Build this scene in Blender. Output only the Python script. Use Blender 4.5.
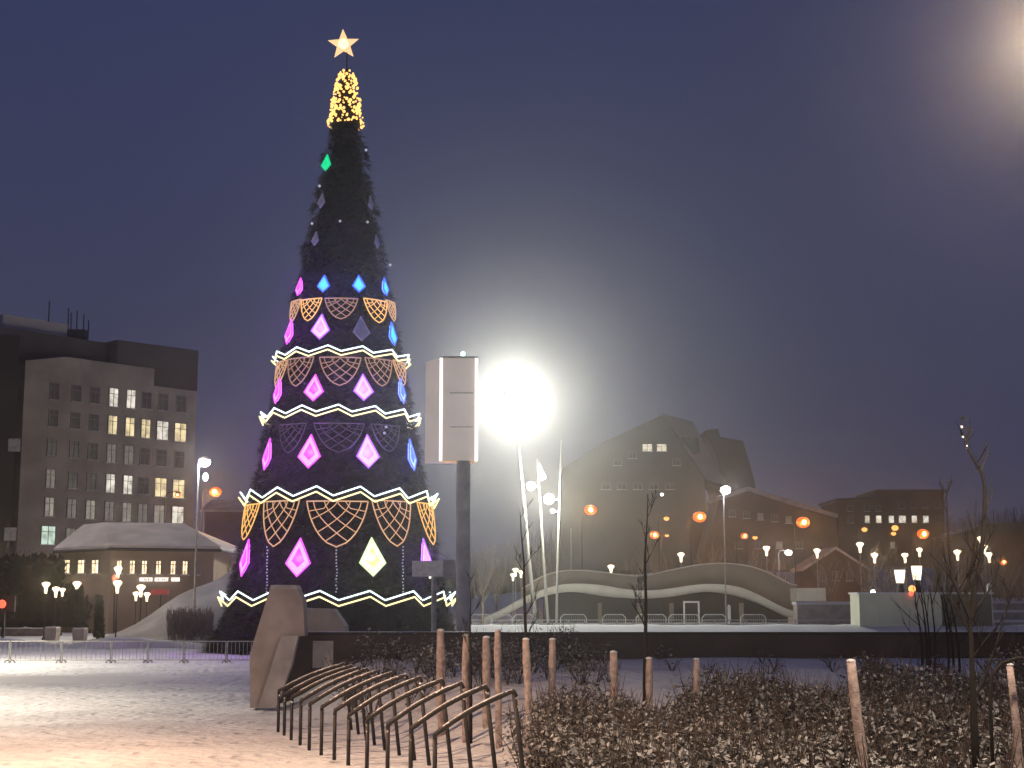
import bpy, math, random
import numpy as np
from mathutils import Vector, Matrix
R = math.radians
random.seed(7); rng = np.random.default_rng(7)
for o in list(bpy.data.objects): bpy.data.objects.remove(o)
S = bpy.context.scene
COL = S.collection

# ------------------------------------------------------------------ camera
EYE, F, HZ = 2.2, 1500.0, 603.0
PITCH = math.atan((HZ - 384) / F)
cam = bpy.data.cameras.new('camera'); co = bpy.data.objects.new('camera', cam); COL.objects.link(co)
cam.sensor_width = 36; cam.lens = 36 * F / 1024; cam.clip_start = .1; cam.clip_end = 3000
co.location = (0, 0, EYE); co.rotation_euler = (R(90) + PITCH, 0, 0)
S.camera = co
CP, SP = math.cos(PITCH), math.sin(PITCH)
def ray(px, py):
    a, b = px - 512, 384 - py
    return Vector((a, F * CP - b * SP, F * SP + b * CP))
def P(px, py, D):
    r = ray(px, py); return Vector((0, 0, EYE)) + r * (D / r.y)
def G(px, py, z=0):
    r = ray(px, py); return Vector((0, 0, EYE)) + r * ((z - EYE) / r.z)
def ppm(px, py, D):            # pixels per metre there
    p = P(px, py, D); return F / (p.y * CP + (p.z - EYE) * SP)

# ------------------------------------------------------------------ world: dusk sky
w = bpy.data.worlds.new('World'); S.world = w; w.use_nodes = True
nt = w.node_tree; N = nt.nodes; L = nt.links; N.clear()
out = N.new('ShaderNodeOutputWorld'); bg = N.new('ShaderNodeBackground')
sky = N.new('ShaderNodeTexSky'); sky.sky_type = 'NISHITA'; sky.sun_disc = False
sky.sun_elevation = R(-4.0); sky.sun_rotation = R(300)
tc = N.new('ShaderNodeTexCoord'); sep = N.new('ShaderNodeSeparateXYZ'); cr = N.new('ShaderNodeValToRGB')
cr.color_ramp.elements[0].position = 0.0; cr.color_ramp.elements[0].color = (.047, .050, .098, 1)
cr.color_ramp.elements[1].position = .45; cr.color_ramp.elements[1].color = (.030, .039, .106, 1)
nz = N.new('ShaderNodeTexNoise'); nz.inputs['Scale'].default_value = 2.2; nz.inputs['Detail'].default_value = 3
mm = N.new('ShaderNodeMath'); mm.operation = 'MULTIPLY_ADD'; mm.inputs[1].default_value = .30; mm.inputs[2].default_value = .85
vm = N.new('ShaderNodeVectorMath'); vm.operation = 'SCALE'
mixs = N.new('ShaderNodeMixRGB'); mixs.inputs[0].default_value = .08
L.new(tc.outputs['Generated'], sep.inputs[0]); L.new(sep.outputs['Z'], cr.inputs[0])
L.new(tc.outputs['Generated'], nz.inputs[0]); L.new(nz.outputs['Fac'], mm.inputs[0])
L.new(cr.outputs[0], vm.inputs[0]); L.new(mm.outputs[0], vm.inputs['Scale'])
L.new(vm.outputs[0], mixs.inputs[1]); L.new(sky.outputs[0], mixs.inputs[2])
L.new(mixs.outputs[0], bg.inputs[0]); bg.inputs[1].default_value = 1.0
L.new(bg.outputs[0], out.inputs[0])

S.view_settings.view_transform = 'Standard'; S.view_settings.look = 'None'
S.view_settings.exposure = 0; S.view_settings.gamma = 1; S.view_settings.use_curve_mapping = False
S.cycles.use_denoising = True
S.cycles.sample_clamp_indirect = 4
S.cycles.max_bounces = 5; S.cycles.volume_bounces = 0; S.cycles.transparent_max_bounces = 12
S.cycles.volume_step_rate = 4

# ------------------------------------------------------------------ materials
MATS = {}
def mat(name, base, rough=.7, metal=0, var=.25, scale=6, bump=0, bscale=None, snow=0, base2=None, emis=None, estr=0):
    m = bpy.data.materials.new(name); m.use_nodes = True
    n = m.node_tree.nodes; l = m.node_tree.links
    b = n['Principled BSDF']; b.inputs['Roughness'].default_value = rough; b.inputs['Metallic'].default_value = metal
    t = n.new('ShaderNodeTexCoord'); q = n.new('ShaderNodeTexNoise'); q.inputs['Scale'].default_value = scale; q.inputs['Detail'].default_value = 6
    l.new(t.outputs['Object'], q.inputs['Vector'])
    mx = n.new('ShaderNodeMixRGB')
    rr = n.new('ShaderNodeValToRGB'); rr.color_ramp.elements[0].position = .35; rr.color_ramp.elements[1].position = .65
    l.new(q.outputs['Fac'], rr.inputs[0]); l.new(rr.outputs[0], mx.inputs[0])
    c1 = tuple(c * (1 - var) for c in base); c2 = base2 or tuple(min(1, c * (1 + var)) for c in base)
    mx.inputs[1].default_value = (*c1, 1); mx.inputs[2].default_value = (*c2, 1)
    colour = mx.outputs[0]
    if snow:
        g = n.new('ShaderNodeNewGeometry'); s = n.new('ShaderNodeSeparateXYZ'); l.new(g.outputs['Normal'], s.inputs[0])
        q2 = n.new('ShaderNodeTexNoise'); q2.inputs['Scale'].default_value = scale * 3; l.new(t.outputs['Object'], q2.inputs['Vector'])
        a = n.new('ShaderNodeMath'); a.operation = 'MULTIPLY_ADD'; a.inputs[1].default_value = 1.3; a.inputs[2].default_value = -.65
        l.new(q2.outputs['Fac'], a.inputs[0])
        ad = n.new('ShaderNodeMath'); ad.operation = 'ADD'; l.new(s.outputs['Z'], ad.inputs[0]); l.new(a.outputs[0], ad.inputs[1])
        r2 = n.new('ShaderNodeValToRGB'); r2.color_ramp.elements[0].position = snow; r2.color_ramp.elements[1].position = min(1, snow + .15)
        l.new(ad.outputs[0], r2.inputs[0])
        m3 = n.new('ShaderNodeMixRGB'); l.new(r2.outputs[0], m3.inputs[0]); l.new(colour, m3.inputs[1]); m3.inputs[2].default_value = (.78, .79, .82, 1)
        colour = m3.outputs[0]
    l.new(colour, b.inputs['Base Color'])
    if bump:
        bp = n.new('ShaderNodeBump'); bp.inputs['Strength'].default_value = bump; bp.inputs['Distance'].default_value = .05
        q3 = n.new('ShaderNodeTexNoise'); q3.inputs['Scale'].default_value = bscale or scale * 4; q3.inputs['Detail'].default_value = 8
        l.new(t.outputs['Object'], q3.inputs['Vector']); l.new(q3.outputs['Fac'], bp.inputs['Height']); l.new(bp.outputs[0], b.inputs['Normal'])
    if emis:
        b.inputs['Emission Color'].default_value = (*emis, 1); b.inputs['Emission Strength'].default_value = estr
    MATS[name] = m; return m
def emi(name, c, s): return mat(name, (.04, .04, .04), .5, emis=c, estr=s)

M_snow = mat('snow', (.62, .64, .68), .85, var=.13, scale=.6, bump=1.0, bscale=4.5)
M_snow.node_tree.nodes['Bump'].inputs['Distance'].default_value = .10
M_snowfar = mat('snow_path', (.66, .66, .68), .85, var=.12, scale=.12, bump=.5, bscale=1)
M_conc = mat('rough_concrete', (.33, .29, .28), .85, var=.22, scale=1.5, bump=.3, bscale=30, snow=.95)
M_conc2 = mat('pale_concrete', (.36, .35, .36), .85, var=.2, scale=2, bump=.3, bscale=25, snow=.9)
M_wall = mat('dark_wall_stone', (.055, .042, .045), .8, var=.25, scale=1.2, bump=.3, bscale=20, snow=.9)
M_hoop = mat('hoop_steel', (.015, .012, .013), .6, .1, var=.3, scale=8, snow=.72)
M_steel = mat('galvanised_steel', (.30, .30, .30), .55, .3, var=.2)
M_dark = mat('dark_metal', (.018, .018, .018), .6, .1)
M_mast = mat('painted_mast', (.34, .34, .32), .5, .0, var=.1)
M_white = mat('white_paint', (.72, .73, .70), .6, var=.12)
M_stake = mat('stake_wood', (.34, .28, .27), .85, var=.3, scale=14, bump=.4, snow=.85)
M_bark = mat('dark_bark', (.010, .008, .008), .9, var=.3, scale=20, snow=1.15)
M_farbark = mat('frosted_twigs', (.20, .16, .13), .9, var=.3, scale=3)
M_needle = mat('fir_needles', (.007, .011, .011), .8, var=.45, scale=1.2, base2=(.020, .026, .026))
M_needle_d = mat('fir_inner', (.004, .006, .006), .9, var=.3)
M_leaf = mat('withered_leaf', (.092, .092, .088), .8, var=.5, scale=5, snow=1.0)
M_leafs = mat('frosted_leaf', (.31, .32, .33), .8, var=.35, scale=6)
M_stem = mat('shrub_stem', (.05, .036, .03), .9)
M_fac = mat('grey_render_wall', (.27, .24, .225), .9, var=.22, scale=.35, bump=.2, bscale=3)
M_facd = mat('dark_cladding', (.055, .05, .05), .8, var=.2, scale=.3, snow=.97)
M_olive = mat('olive_wall', (.05, .05, .035), .9, var=.25, scale=.2)
M_pent = mat('pale_penthouse', (.42, .39, .38), .9, var=.1, scale=.3)
M_pav = mat('tan_render_wall', (.26, .19, .145), .9, var=.1, scale=.6)
M_roofs = mat('snowy_roof', (.40, .37, .38), .8, var=.18, scale=.5)
M_frame = mat('window_frame', (.20, .18, .17), .6)
M_gdark = mat('dark_glass', (.10, .09, .09), .25, var=.3, scale=1)
M_hulk = mat('theatre_cladding', (.10, .095, .09), .85, var=.2, scale=.15)
M_hulk2 = mat('theatre_glass_roof', (.20, .20, .21), .6, var=.2, scale=.15)
M_brown = mat('brown_house_wall', (.11, .07, .06), .9, var=.25, scale=.3)
M_far = mat('far_slope', (.07, .055, .05), .95, var=.4, scale=.05)
M_bridge = mat('bridge_concrete', (.55, .54, .48), .7, var=.08, scale=.5)
M_para = mat('bridge_parapet', (.22, .19, .155), .7, var=.1, scale=.5)
M_kiosk = mat('pale_green_panel', (.62, .64, .50), .7, var=.07, scale=.6)
M_kioskd = mat('kiosk_dark_panel', (.13, .12, .10), .8, var=.2, scale=.6)
M_brush = mat('brush', (.16, .13, .12), .9, var=.3, scale=2, snow=.9)
M_pylon = mat('frosted_panel_glow', (.40, .35, .33), .5, var=.08, scale=1, emis=(1, .86, .78), estr=.22)  # faint emission paints flare light onto the box faces
M_hill = mat('darker_hill_snow', (.24, .24, .27), .9, var=.25, scale=.5, bump=.5, bscale=3)  # a grey tone darker than the ground snow

def dents(m, sc, dist):
    n = m.node_tree.nodes; l = m.node_tree.links; b0 = n['Bump']; t = n['Texture Coordinate']
    v = n.new('ShaderNodeTexVoronoi'); v.inputs['Scale'].default_value = sc; v.inputs['Randomness'].default_value = 1
    r = n.new('ShaderNodeMapRange'); r.inputs[1].default_value = .12; r.inputs[2].default_value = .42; r.interpolation_type = 'SMOOTHSTEP'
    w2 = n.new('ShaderNodeMapping'); w2.inputs['Scale'].default_value = (1, .55, 1)
    l.new(t.outputs['Object'], w2.inputs[0]); l.new(w2.outputs[0], v.inputs['Vector']); l.new(v.outputs['Distance'], r.inputs[0])
    b1 = n.new('ShaderNodeBump'); b1.inputs['Strength'].default_value = .8; b1.inputs['Distance'].default_value = dist
    l.new(r.outputs[0], b1.inputs['Height']); l.new(b0.outputs[0], b1.inputs['Normal']); l.new(b1.outputs[0], n['Principled BSDF'].inputs['Normal'])
dents(M_snow, 2.4, .05)
E_flood = emi('flood_lens', (1, 1, .90), 110)
E_flood2 = emi('small_flood_lens', (1, .90, .50), 30)
E_white = emi('white_lamp_lens', (1, .95, .88), 30)
E_warm = emi('funnel_lamp_glow', (1, .80, .52), 2.6)
E_sodhalo = emi('sodium_halo_globe', (1, .12, .0), 1.4)  # orange globe, oversized so its glow paints the lamp's halo
E_sodc = emi('sodium_bulb', (1, .62, .25), 9)
E_sods = emi('sodium_lens_small', (1, .40, .10), 2.0)
E_pinkw = emi('pinkish_white_lens', (1, .82, .85), 12)
E_gold = emi('gold_light', (1, .55, .15), 1.9)
E_goldn = emi('net_light', (1, .56, .27), .70)
E_goldb = emi('net_light_bright', (1, .52, .13), 1.2)
E_goldl = emi('net_light_faint', (1, .55, .30), .38)
E_dimn = emi('net_off_painted_glow', (.30, .22, .34), .10)  # faint emission paints a purple-grey glow on the unlit nets
E_star = emi('star_glow', (1, .62, .30), 1.25)
E_star2 = emi('star_core', (1, .80, .45), 1.8)
E_bw = emi('garland_white', (.80, .96, 1), 2.2)
E_by = emi('garland_yellow', (1, .86, .42), 1.7)
E_edge = emi('pylon_edge_light', (1, .93, .88), 1.5)
E_dot = emi('bead_light', (.75, .8, 1), .55)
E_red = emi('red_light', (1, .09, .04), 2.5)
E_sign = emi('shop_sign_glow', (1, .93, .85), 1.6)
E_cyan = emi('cyan_beacon', (.5, 1, .95), 2.5)
E_kettle = emi('cylinder_lamp_glow', (1, .82, .55), 2.4)
def kite_mats(n, rim, fill, core, s):
    return emi(n + '_rim', rim, s[0]), emi(n + '_fill', fill, s[1]), emi(n + '_core', core, s[2])
K = {
 'magenta': kite_mats('magenta', (1, .10, 1), (1, .48, 1), (1, .04, .85), (1.2, 1.15, 1.1)),
 'violet': kite_mats('violet', (.45, .12, 1), (.86, .60, 1), (1, .32, .95), (1.5, 1.2, 1.1)),
 'blue': kite_mats('blue', (.10, .18, 1), (.42, .62, 1), (.05, .20, 1), (1.6, 1.4, 1.1)),
 'cyan': kite_mats('cyan', (.04, .12, 1), (.10, .62, 1), (.05, .85, .95), (1.7, 1.2, 1.0)),
 'yellow': kite_mats('yellow', (.75, 1, .55), (.92, 1, .62), (.90, .95, .15), (1.2, 1.3, 1.0)),
 'green': kite_mats('green', (.0, .75, .28), (.0, .90, .36), (.0, .85, .30), (.9, 1.0, .9)),
}
GLOW = {'magenta': (.50, .08, 1), 'violet': (.30, .10, 1), 'blue': (.10, .10, 1), 'cyan': (.08, .12, 1), 'yellow': (.5, .55, .3)}
BACK = {'magenta': emi('back_purple', (.55, .06, 1), 9), 'violet': emi('back_violet', (.30, .08, 1), 11), 'blue': emi('back_blue', (.08, .10, 1), 11), 'cyan': emi('back_cyan', (.05, .10, 1), 10), 'yellow': emi('back_yellow', (.6, .8, .25), 3), 'green': emi('back_green', (0, .6, .25), 3)}
M_off = mat('unlit_acrylic', (.62, .62, .72), .4, var=.1)
K['off'] = (M_off, M_off, M_off)

# ------------------------------------------------------------------ mesh helper
class MB:
    def __init__(s): s.v = []; s.f = []; s.m = []; s.mats = []
    def mi(s, m):
        if m not in s.mats: s.mats.append(m)
        return s.mats.index(m)
    def add(s, vs, fs, m):
        k = len(s.v); i = s.mi(m); s.v += [tuple(v) for v in vs]
        s.f += [tuple(a + k for a in f) for f in fs]; s.m += [i] * len(fs); return s
    def hexa(s, c, m):          # 8 corners: bottom 4 ccw, top 4 ccw
        return s.add(c, [(3, 2, 1, 0), (4, 5, 6, 7), (0, 1, 5, 4), (1, 2, 6, 5), (2, 3, 7, 6), (3, 0, 4, 7)], m)
    def box(s, c, d, m, rz=0):
        cx, cy, cz = c; a, b, h = d[0] / 2, d[1] / 2, d[2] / 2; k, q = math.cos(rz), math.sin(rz)
        pts = [(cx + x * k - y * q, cy + x * q + y * k, cz + z) for z in (-h, h) for x, y in ((-a, -b), (a, -b), (a, b), (-a, b))]
        return s.hexa(pts, m)
    def prism(s, pts, z0, z1, m):   # footprint ccw extruded up; z1 may be list
        n = len(pts); zt = z1 if isinstance(z1, (list, tuple)) else [z1] * n
        vs = [(p[0], p[1], z0) for p in pts] + [(p[0], p[1], zt[i]) for i, p in enumerate(pts)]
        fs = [tuple(range(n - 1, -1, -1)), tuple(range(n, 2 * n))] + [(i, (i + 1) % n, n + (i + 1) % n, n + i) for i in range(n)]
        return s.add(vs, fs, m)
    def slab(s, pts, off, m):       # 3D polygon thickened by vector off
        n = len(pts); off = Vector(off); vs = [Vector(p) for p in pts] + [Vector(p) + off for p in pts]
        fs = [tuple(range(n)), tuple(range(2 * n - 1, n - 1, -1))] + [(i, n + i, n + (i + 1) % n, (i + 1) % n) for i in range(n)]
        return s.add(vs, fs, m)
    def tube(s, path, r, m, n=6, cap=True):
        path = [Vector(p) for p in path]; k = len(path); rs = r if isinstance(r, (list, tuple)) else [r] * k
        vs = []; prev = None
        for i, p in enumerate(path):
            d = (path[min(i + 1, k - 1)] - path[max(i - 1, 0)]).normalized()
            if prev is None:
                a = d.cross(Vector((0, 0, 1)) if abs(d.z) < .9 else Vector((0, 1, 0))).normalized()
            else:
                a = (prev - d * prev.dot(d)).normalized()
            prev = a; b = d.cross(a)
            for j in range(n):
                t = 2 * math.pi * j / n; vs.append(p + (a * math.cos(t) + b * math.sin(t)) * rs[i])
        fs = [(i * n + j, i * n + (j + 1) % n, (i + 1) * n + (j + 1) % n, (i + 1) * n + j) for i in range(k - 1) for j in range(n)]
        if cap: fs += [tuple(range(n - 1, -1, -1)), tuple(range((k - 1) * n, k * n))]
        return s.add(vs, fs, m)
    def lathe(s, c, prof, m, n=14):
        c = Vector(c); vs = [c + Vector((r * math.cos(2 * math.pi * j / n), r * math.sin(2 * math.pi * j / n), z)) for r, z in prof for j in range(n)]
        k = len(prof)
        fs = [(i * n + j, i * n + (j + 1) % n, (i + 1) * n + (j + 1) % n, (i + 1) * n + j) for i in range(k - 1) for j in range(n)]
        fs += [tuple(range(n - 1, -1, -1)), tuple(range((k - 1) * n, k * n))]
        return s.add(vs, fs, m)
    def ball(s, c, r, m, n=8, sz=1):
        prof = [(max(1e-3, r * math.sin(math.pi * i / (n // 2 + 1))), -r * sz * math.cos(math.pi * i / (n // 2 + 1))) for i in range(n // 2 + 2)]
        return s.lathe(c, prof, m, n)
    def build(s, name, parent=None, smooth=False):
        me = bpy.data.meshes.new(name); me.from_pydata(s.v, [], s.f)
        for m in s.mats: me.materials.append(m)
        me.polygons.foreach_set('material_index', s.m)
        if smooth: me.polygons.foreach_set('use_smooth', [True] * len(me.polygons))
        me.update(); o = bpy.data.objects.new(name, me); COL.objects.link(o)
        if parent is not None:
            o.parent = parent; o.matrix_parent_inverse = Matrix.Translation(parent_world(parent)).inverted() if False else Matrix()
            w0 = world_loc(parent); o.location = -w0
        return o
def world_loc(o):
    v = Vector((0, 0, 0))
    while o: v += Vector(o.location); o = o.parent
    return v
def parent_world(o): return world_loc(o)
def tag(o, label=None, cat=None, group=None, kind=None):
    if label: o['label'] = label
    if cat: o['category'] = cat
    if group: o['group'] = group
    if kind: o['kind'] = kind
    return o
def thing(name, loc, label, cat, group=None):
    o = bpy.data.objects.new(name, None); o.empty_display_size = .3; COL.objects.link(o); o.location = loc
    return tag(o, label, cat, group)
def part(name, mb, par, smooth=False): return mb.build(name, par, smooth)
def copy_tree(o, par=None):
    c = o.copy(); COL.objects.link(c)
    if par: c.parent = par
    for ch in list(o.children): copy_tree(ch, c)
    return c
def plight(par, loc, colour, power, size=.15, kind='POINT', rot=None, spot=None, vol=1.0, blend=.5):
    d = bpy.data.lights.new('lamp_light', kind); d.energy = power; d.color = colour; d.shadow_soft_size = size; d.volume_factor = vol
    if kind == 'SPOT': d.spot_size = spot; d.spot_blend = blend
    o = bpy.data.objects.new('lamp_light', d); COL.objects.link(o)
    if par is not None: o.parent = par; o.location = Vector(loc) - world_loc(par)
    else: o.location = loc
    if rot is not None: o.rotation_euler = rot
    return o

# ------------------------------------------------------------------ ground
def sm(a, b, x): t = max(0, min(1, (x - a) / (b - a))); return t * t * (3 - 2 * t)
def hoopX(Y):      # right-hand legs of the hoops
    t = (Y - 17.8) / 7.9; return .02 + (-2.87 - .02) * t + .12 * math.sin(math.pi * max(0, min(1, t)))
def ground_z(X, Y):
    z = 0
    if Y < 33.2:
        z += sm(14, 33, Y) * 1.02 * sm(hoopX(Y) + .3 if Y > 15 else .9, hoopX(Y) + 2.6, X)
    if Y > 120: z += sm(150, 320, Y) * (9 + 3 * math.sin(X * .02)) * sm(-60, 60, X)
    z += .025 * math.sin(X * 1.3 + 2 * math.sin(Y * .31)) * math.sin(Y * .9 + X * .2) if Y < 34 else .03 * math.sin(X * .3) * math.sin(Y * .23)
    return z
def axis(bp):
    r = []
    for a, b, st in bp:
        n = max(1, int(round((b - a) / st))); r += [a + (b - a) * i / n for i in range(n)]
    return r + [bp[-1][1]]
xs = axis([(-600, -60, 60), (-60, -12, 4), (-12, 14, .3), (14, 60, 4), (60, 600, 60)])
ys = axis([(-40, 8, 8), (8, 34, .3), (34, 120, 4), (120, 340, 10), (340, 900, 80)])
vs = [(x, y, ground_z(x, y)) for y in ys for x in xs]; nx = len(xs)
fs = [(j * nx + i, j * nx + i + 1, (j + 1) * nx + i + 1, (j + 1) * nx + i) for j in range(len(ys) - 1) for i in range(nx - 1)]
g = MB(); g.add(vs, fs, M_snow); tag(g.build('snow_ground', smooth=True), kind='structure')

def strip(name, pts, z0, z1, m):    # ridge-like bank: front edge, crest, back edge lists
    b = MB(); n = len(pts); vs = []
    for (x, y, wd, h) in pts: vs += [(x, y - wd, z0), (x, y - wd * .3, z0 + h * .9), (x, y + wd * .3, z0 + h), (x, y + wd, z0)]
    fs = [(i * 4 + k, (i + 1) * 4 + k, (i + 1) * 4 + k + 1, i * 4 + k + 1) for i in range(n - 1) for k in range(3)]
    b.add(vs, fs, m); return tag(b.build(name, smooth=True), kind='structure')
strip('snow_bank', [(x, 76 + .8 * math.sin(x), .9, .28 + .16 * math.sin(x * .9) + .1 * random.random()) for x in np.arange(-60, -12, .6)], 0, 0, M_snowfar)
strip('snow_bank', [(x, 44.5 + .2 * math.sin(x * .5), 2.4, .09 * sm(0, 4, -9.0 - x) - .012) for x in np.arange(-40, -8.6, .8)], 0, 0, M_snowfar)
strip('snow_bank', [(x, 113 + .3 * math.sin(x), 3.2, .55 + .08 * random.random()) for x in np.arange(-4, 70, .8)], 0, 0, M_snowfar)

# snow hill behind the fir, to its side
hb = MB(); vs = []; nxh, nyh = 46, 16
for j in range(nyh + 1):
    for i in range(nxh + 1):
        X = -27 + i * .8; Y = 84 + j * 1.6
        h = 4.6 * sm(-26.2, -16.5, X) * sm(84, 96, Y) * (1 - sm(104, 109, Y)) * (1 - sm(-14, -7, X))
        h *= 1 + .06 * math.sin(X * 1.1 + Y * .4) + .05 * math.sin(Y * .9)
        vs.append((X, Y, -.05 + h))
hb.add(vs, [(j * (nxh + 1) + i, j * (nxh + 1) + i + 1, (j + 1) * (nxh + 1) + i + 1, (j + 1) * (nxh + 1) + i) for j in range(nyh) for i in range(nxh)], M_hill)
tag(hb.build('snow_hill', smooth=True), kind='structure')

# far slope on the horizon
fb = MB(); vs = []
for j in range(9):
    for i in range(81):
        X = -400 + i * 10; Y = 330 + j * 25
        vs.append((X, Y, (sm(0, 6, j) * (13 + 5 * math.sin(X * .017) + 3 * math.sin(X * .05 + 1) + 1.5 * math.sin(X * .13) + (5 if X > 90 else 0))) - .5))
fb.add(vs, [(j * 81 + i, j * 81 + i + 1, (j + 1) * 81 + i + 1, (j + 1) * 81 + i) for j in range(8) for i in range(80)], M_far)
tag(fb.build('hills'), kind='structure')

# ------------------------------------------------------------------ haze
HA, HB = -260, 420
hz = MB(); hz.box((0, 190, 27.5), (700, 620, 57), M_white)
ho = hz.build('haze'); tag(ho, 'pale freezing haze filling the night air of the square', 'haze', kind='stuff')
hm = bpy.data.materials.new('haze_air'); hm.use_nodes = True
hn = hm.node_tree.nodes; hn.clear(); hv = hn.new('ShaderNodeVolumePrincipled'); hout = hn.new('ShaderNodeOutputMaterial')
hm.node_tree.links.new(hv.outputs[0], hout.inputs['Volume'])
hv.inputs['Density'].default_value = .0007; hv.inputs['Color'].default_value = (.9, .9, .92, 1); hv.inputs['Anisotropy'].default_value = .91
ho.data.materials.clear(); ho.data.materials.append(hm)

# ------------------------------------------------------------------ christmas tree
TX = P(338, 597, 70).x; TY = 70.0
prof_px = [(72, 5.5), (95, 11.5), (125, 16.5), (160, 24), (200, 31), (262, 43), (285, 47), (350, 60), (410, 72), (490, 88), (540, 98), (597, 110), (625, 118), (656, 128)]
prof = []
for py, hw in prof_px:
    p = P(335 + (656 - py) * .0145, py, TY); prof.append((p.z, hw / ppm(340, py, TY)))
prof.sort()
def RZ(z):
    if z <= prof[0][0]: return prof[0][1]
    for (a, ra), (b, rb) in zip(prof, prof[1:]):
        if z <= b: return ra + (rb - ra) * (z - a) / (b - a)
    return prof[-1][1]
ZB, ZT = max(.15, prof[0][0]), prof[-1][0]
def cone_hit(px, py, off=0.0):
    r = ray(px, py); o = Vector((0, 0, EYE)); best = None
    for i in range(2200):
        Y = TY - 8 + i * .005 * 1.5
        p = o + r * (Y / r.y); d = math.hypot(p.x - TX, p.y - TY) - RZ(p.z) - off
        if d <= 0: return p
        if best is None or d < best[0]: best = (d, p)
    return best[1]
def cone_pt(phi, z, off=0.0):      # phi=0 faces the camera, positive to the right
    r = RZ(z) + off; return Vector((TX + r * math.sin(phi), TY - r * math.cos(phi), z))
tree = thing('christmas_tree', (TX, TY, 0), 'towering cone-shaped artificial fir covered in dark green needles on the square', 'christmas tree')
tb = MB(); tb.tube([(TX, TY, -.1), (TX, TY, ZT + .1)], [.5, .12], M_dark, 10); part('trunk', tb, tree)
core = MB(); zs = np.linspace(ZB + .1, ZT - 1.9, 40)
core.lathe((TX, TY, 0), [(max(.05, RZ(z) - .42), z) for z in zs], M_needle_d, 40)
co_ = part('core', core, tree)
# crown: thousands of drooping sprays of needles
V = []; Fc = []
def sprays(n, zlo, zhi, size):
    zz = []
    while len(zz) < n:
        z = zlo + (zhi - zlo) * random.random()
        if random.random() < RZ(z) / RZ(zlo): zz.append(z)
    for z in zz:
        phi = random.random() * 2 * math.pi; sc = size * (.55 + .75 * random.random()) * (.55 + .45 * RZ(z) / RZ(ZB))
        o = cone_pt(phi, z, -.34 + .2 * random.random() + .20 * (1 - (z % 2.3) / 2.3) - .1 + .07 * math.sin(phi * 9 + z * 2)); out_ = Vector((math.sin(phi), -math.cos(phi), 0))
        d = (out_ + Vector((0, 0, -.35 - .5 * random.random())) + Vector((random.gauss(0, .25), random.gauss(0, .25), random.gauss(0, .2)))).normalized()
        side = d.cross(Vector((0, 0, 1))).normalized(); up = side.cross(d)
        for k in range(7):
            a = (k - 3) * .33 + random.gauss(0, .12); e = random.gauss(0, .3)
            dd = (d * math.cos(a) + side * math.sin(a) + up * e).normalized(); ln = sc * (.75 + .4 * random.random()) * (1 - .10 * abs(k - 3))
            b0 = o + d * sc * .12 * k * .3; sd = dd.cross(up).normalized() * (.030 + .02 * random.random())
            i = len(V); V.extend([b0 - sd, b0 + sd, b0 + dd * ln]); Fc.append((i, i + 1, i + 2))
sprays(15000, ZB + .25, ZT - 2.5, .52)
sprays(1500, ZB - .02, ZB + .8, .85)
cr_ = MB(); cr_.add(V, Fc, M_needle); part('crown', cr_, tree)

# gold light cap + star
zc0, zc1 = P(343, 126, TY).z, P(343, 72, TY).z
cap = thing('gold_light_cap', (TX, TY, zc0), 'sparkling cap of gold fairy lights round the tip of the fir', 'fairy lights')
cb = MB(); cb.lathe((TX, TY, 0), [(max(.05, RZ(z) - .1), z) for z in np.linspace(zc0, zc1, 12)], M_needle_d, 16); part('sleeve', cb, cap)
bulb0 = None; rest = MB()
for i in range(330):
    z = zc0 + (zc1 - zc0) * random.random() ** 1.2; front = i < 100; ph = (random.random() - .5) * 2.6 if front else random.random() * 6.283
    c = cone_pt(ph, z, .02 + .08 * random.random()); r = .03 + .055 * random.random()
    if not front: rest.ball(c, r, E_gold, 6); continue
    if bulb0 is None:
        b = MB(); b.ball((0, 0, 0), .075, E_gold, 6); bulb0 = b.build('light_bulb'); q_ = bulb0
    else: q_ = bulb0.copy(); COL.objects.link(q_)
    q_.parent = cap; q_.location = c - Vector(cap.location); q_.scale = (r / .075,) * 3
tag(part('light_bulbs', rest, cap), kind='stuff')
sp = P(343.5, 44.5, TY); star = thing('tree_star', (TX, TY, zc1), 'glowing warm five-pointed star on the very top of the fir', 'star')
sb = MB(); sr = 16.5 / ppm(343, 44, TY); pts = []
for i in range(10):
    a = math.pi / 2 + i * math.pi / 5 + .05; r = sr if i % 2 == 0 else sr * .43; pts.append(sp + Vector((r * math.cos(a), 0, r * math.sin(a))))
sb.add(pts + [sp + Vector((0, -.16, 0)), sp + Vector((0, .16, 0))], [(i, (i + 1) % 10, 10) for i in range(10)] + [((i + 1) % 10, i, 11) for i in range(10)], E_star)
part('star_body', sb, star)
sb = MB(); sb.ball(sp + Vector((0, -.06, 0)), .26, E_star2, 10); part('star_centre', sb, star)
sb = MB(); sb.tube([(TX, TY, zc1), (TX, TY, sp.z - sr * .4)], .03, M_dark, 6); part('rod', sb, star)

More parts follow.
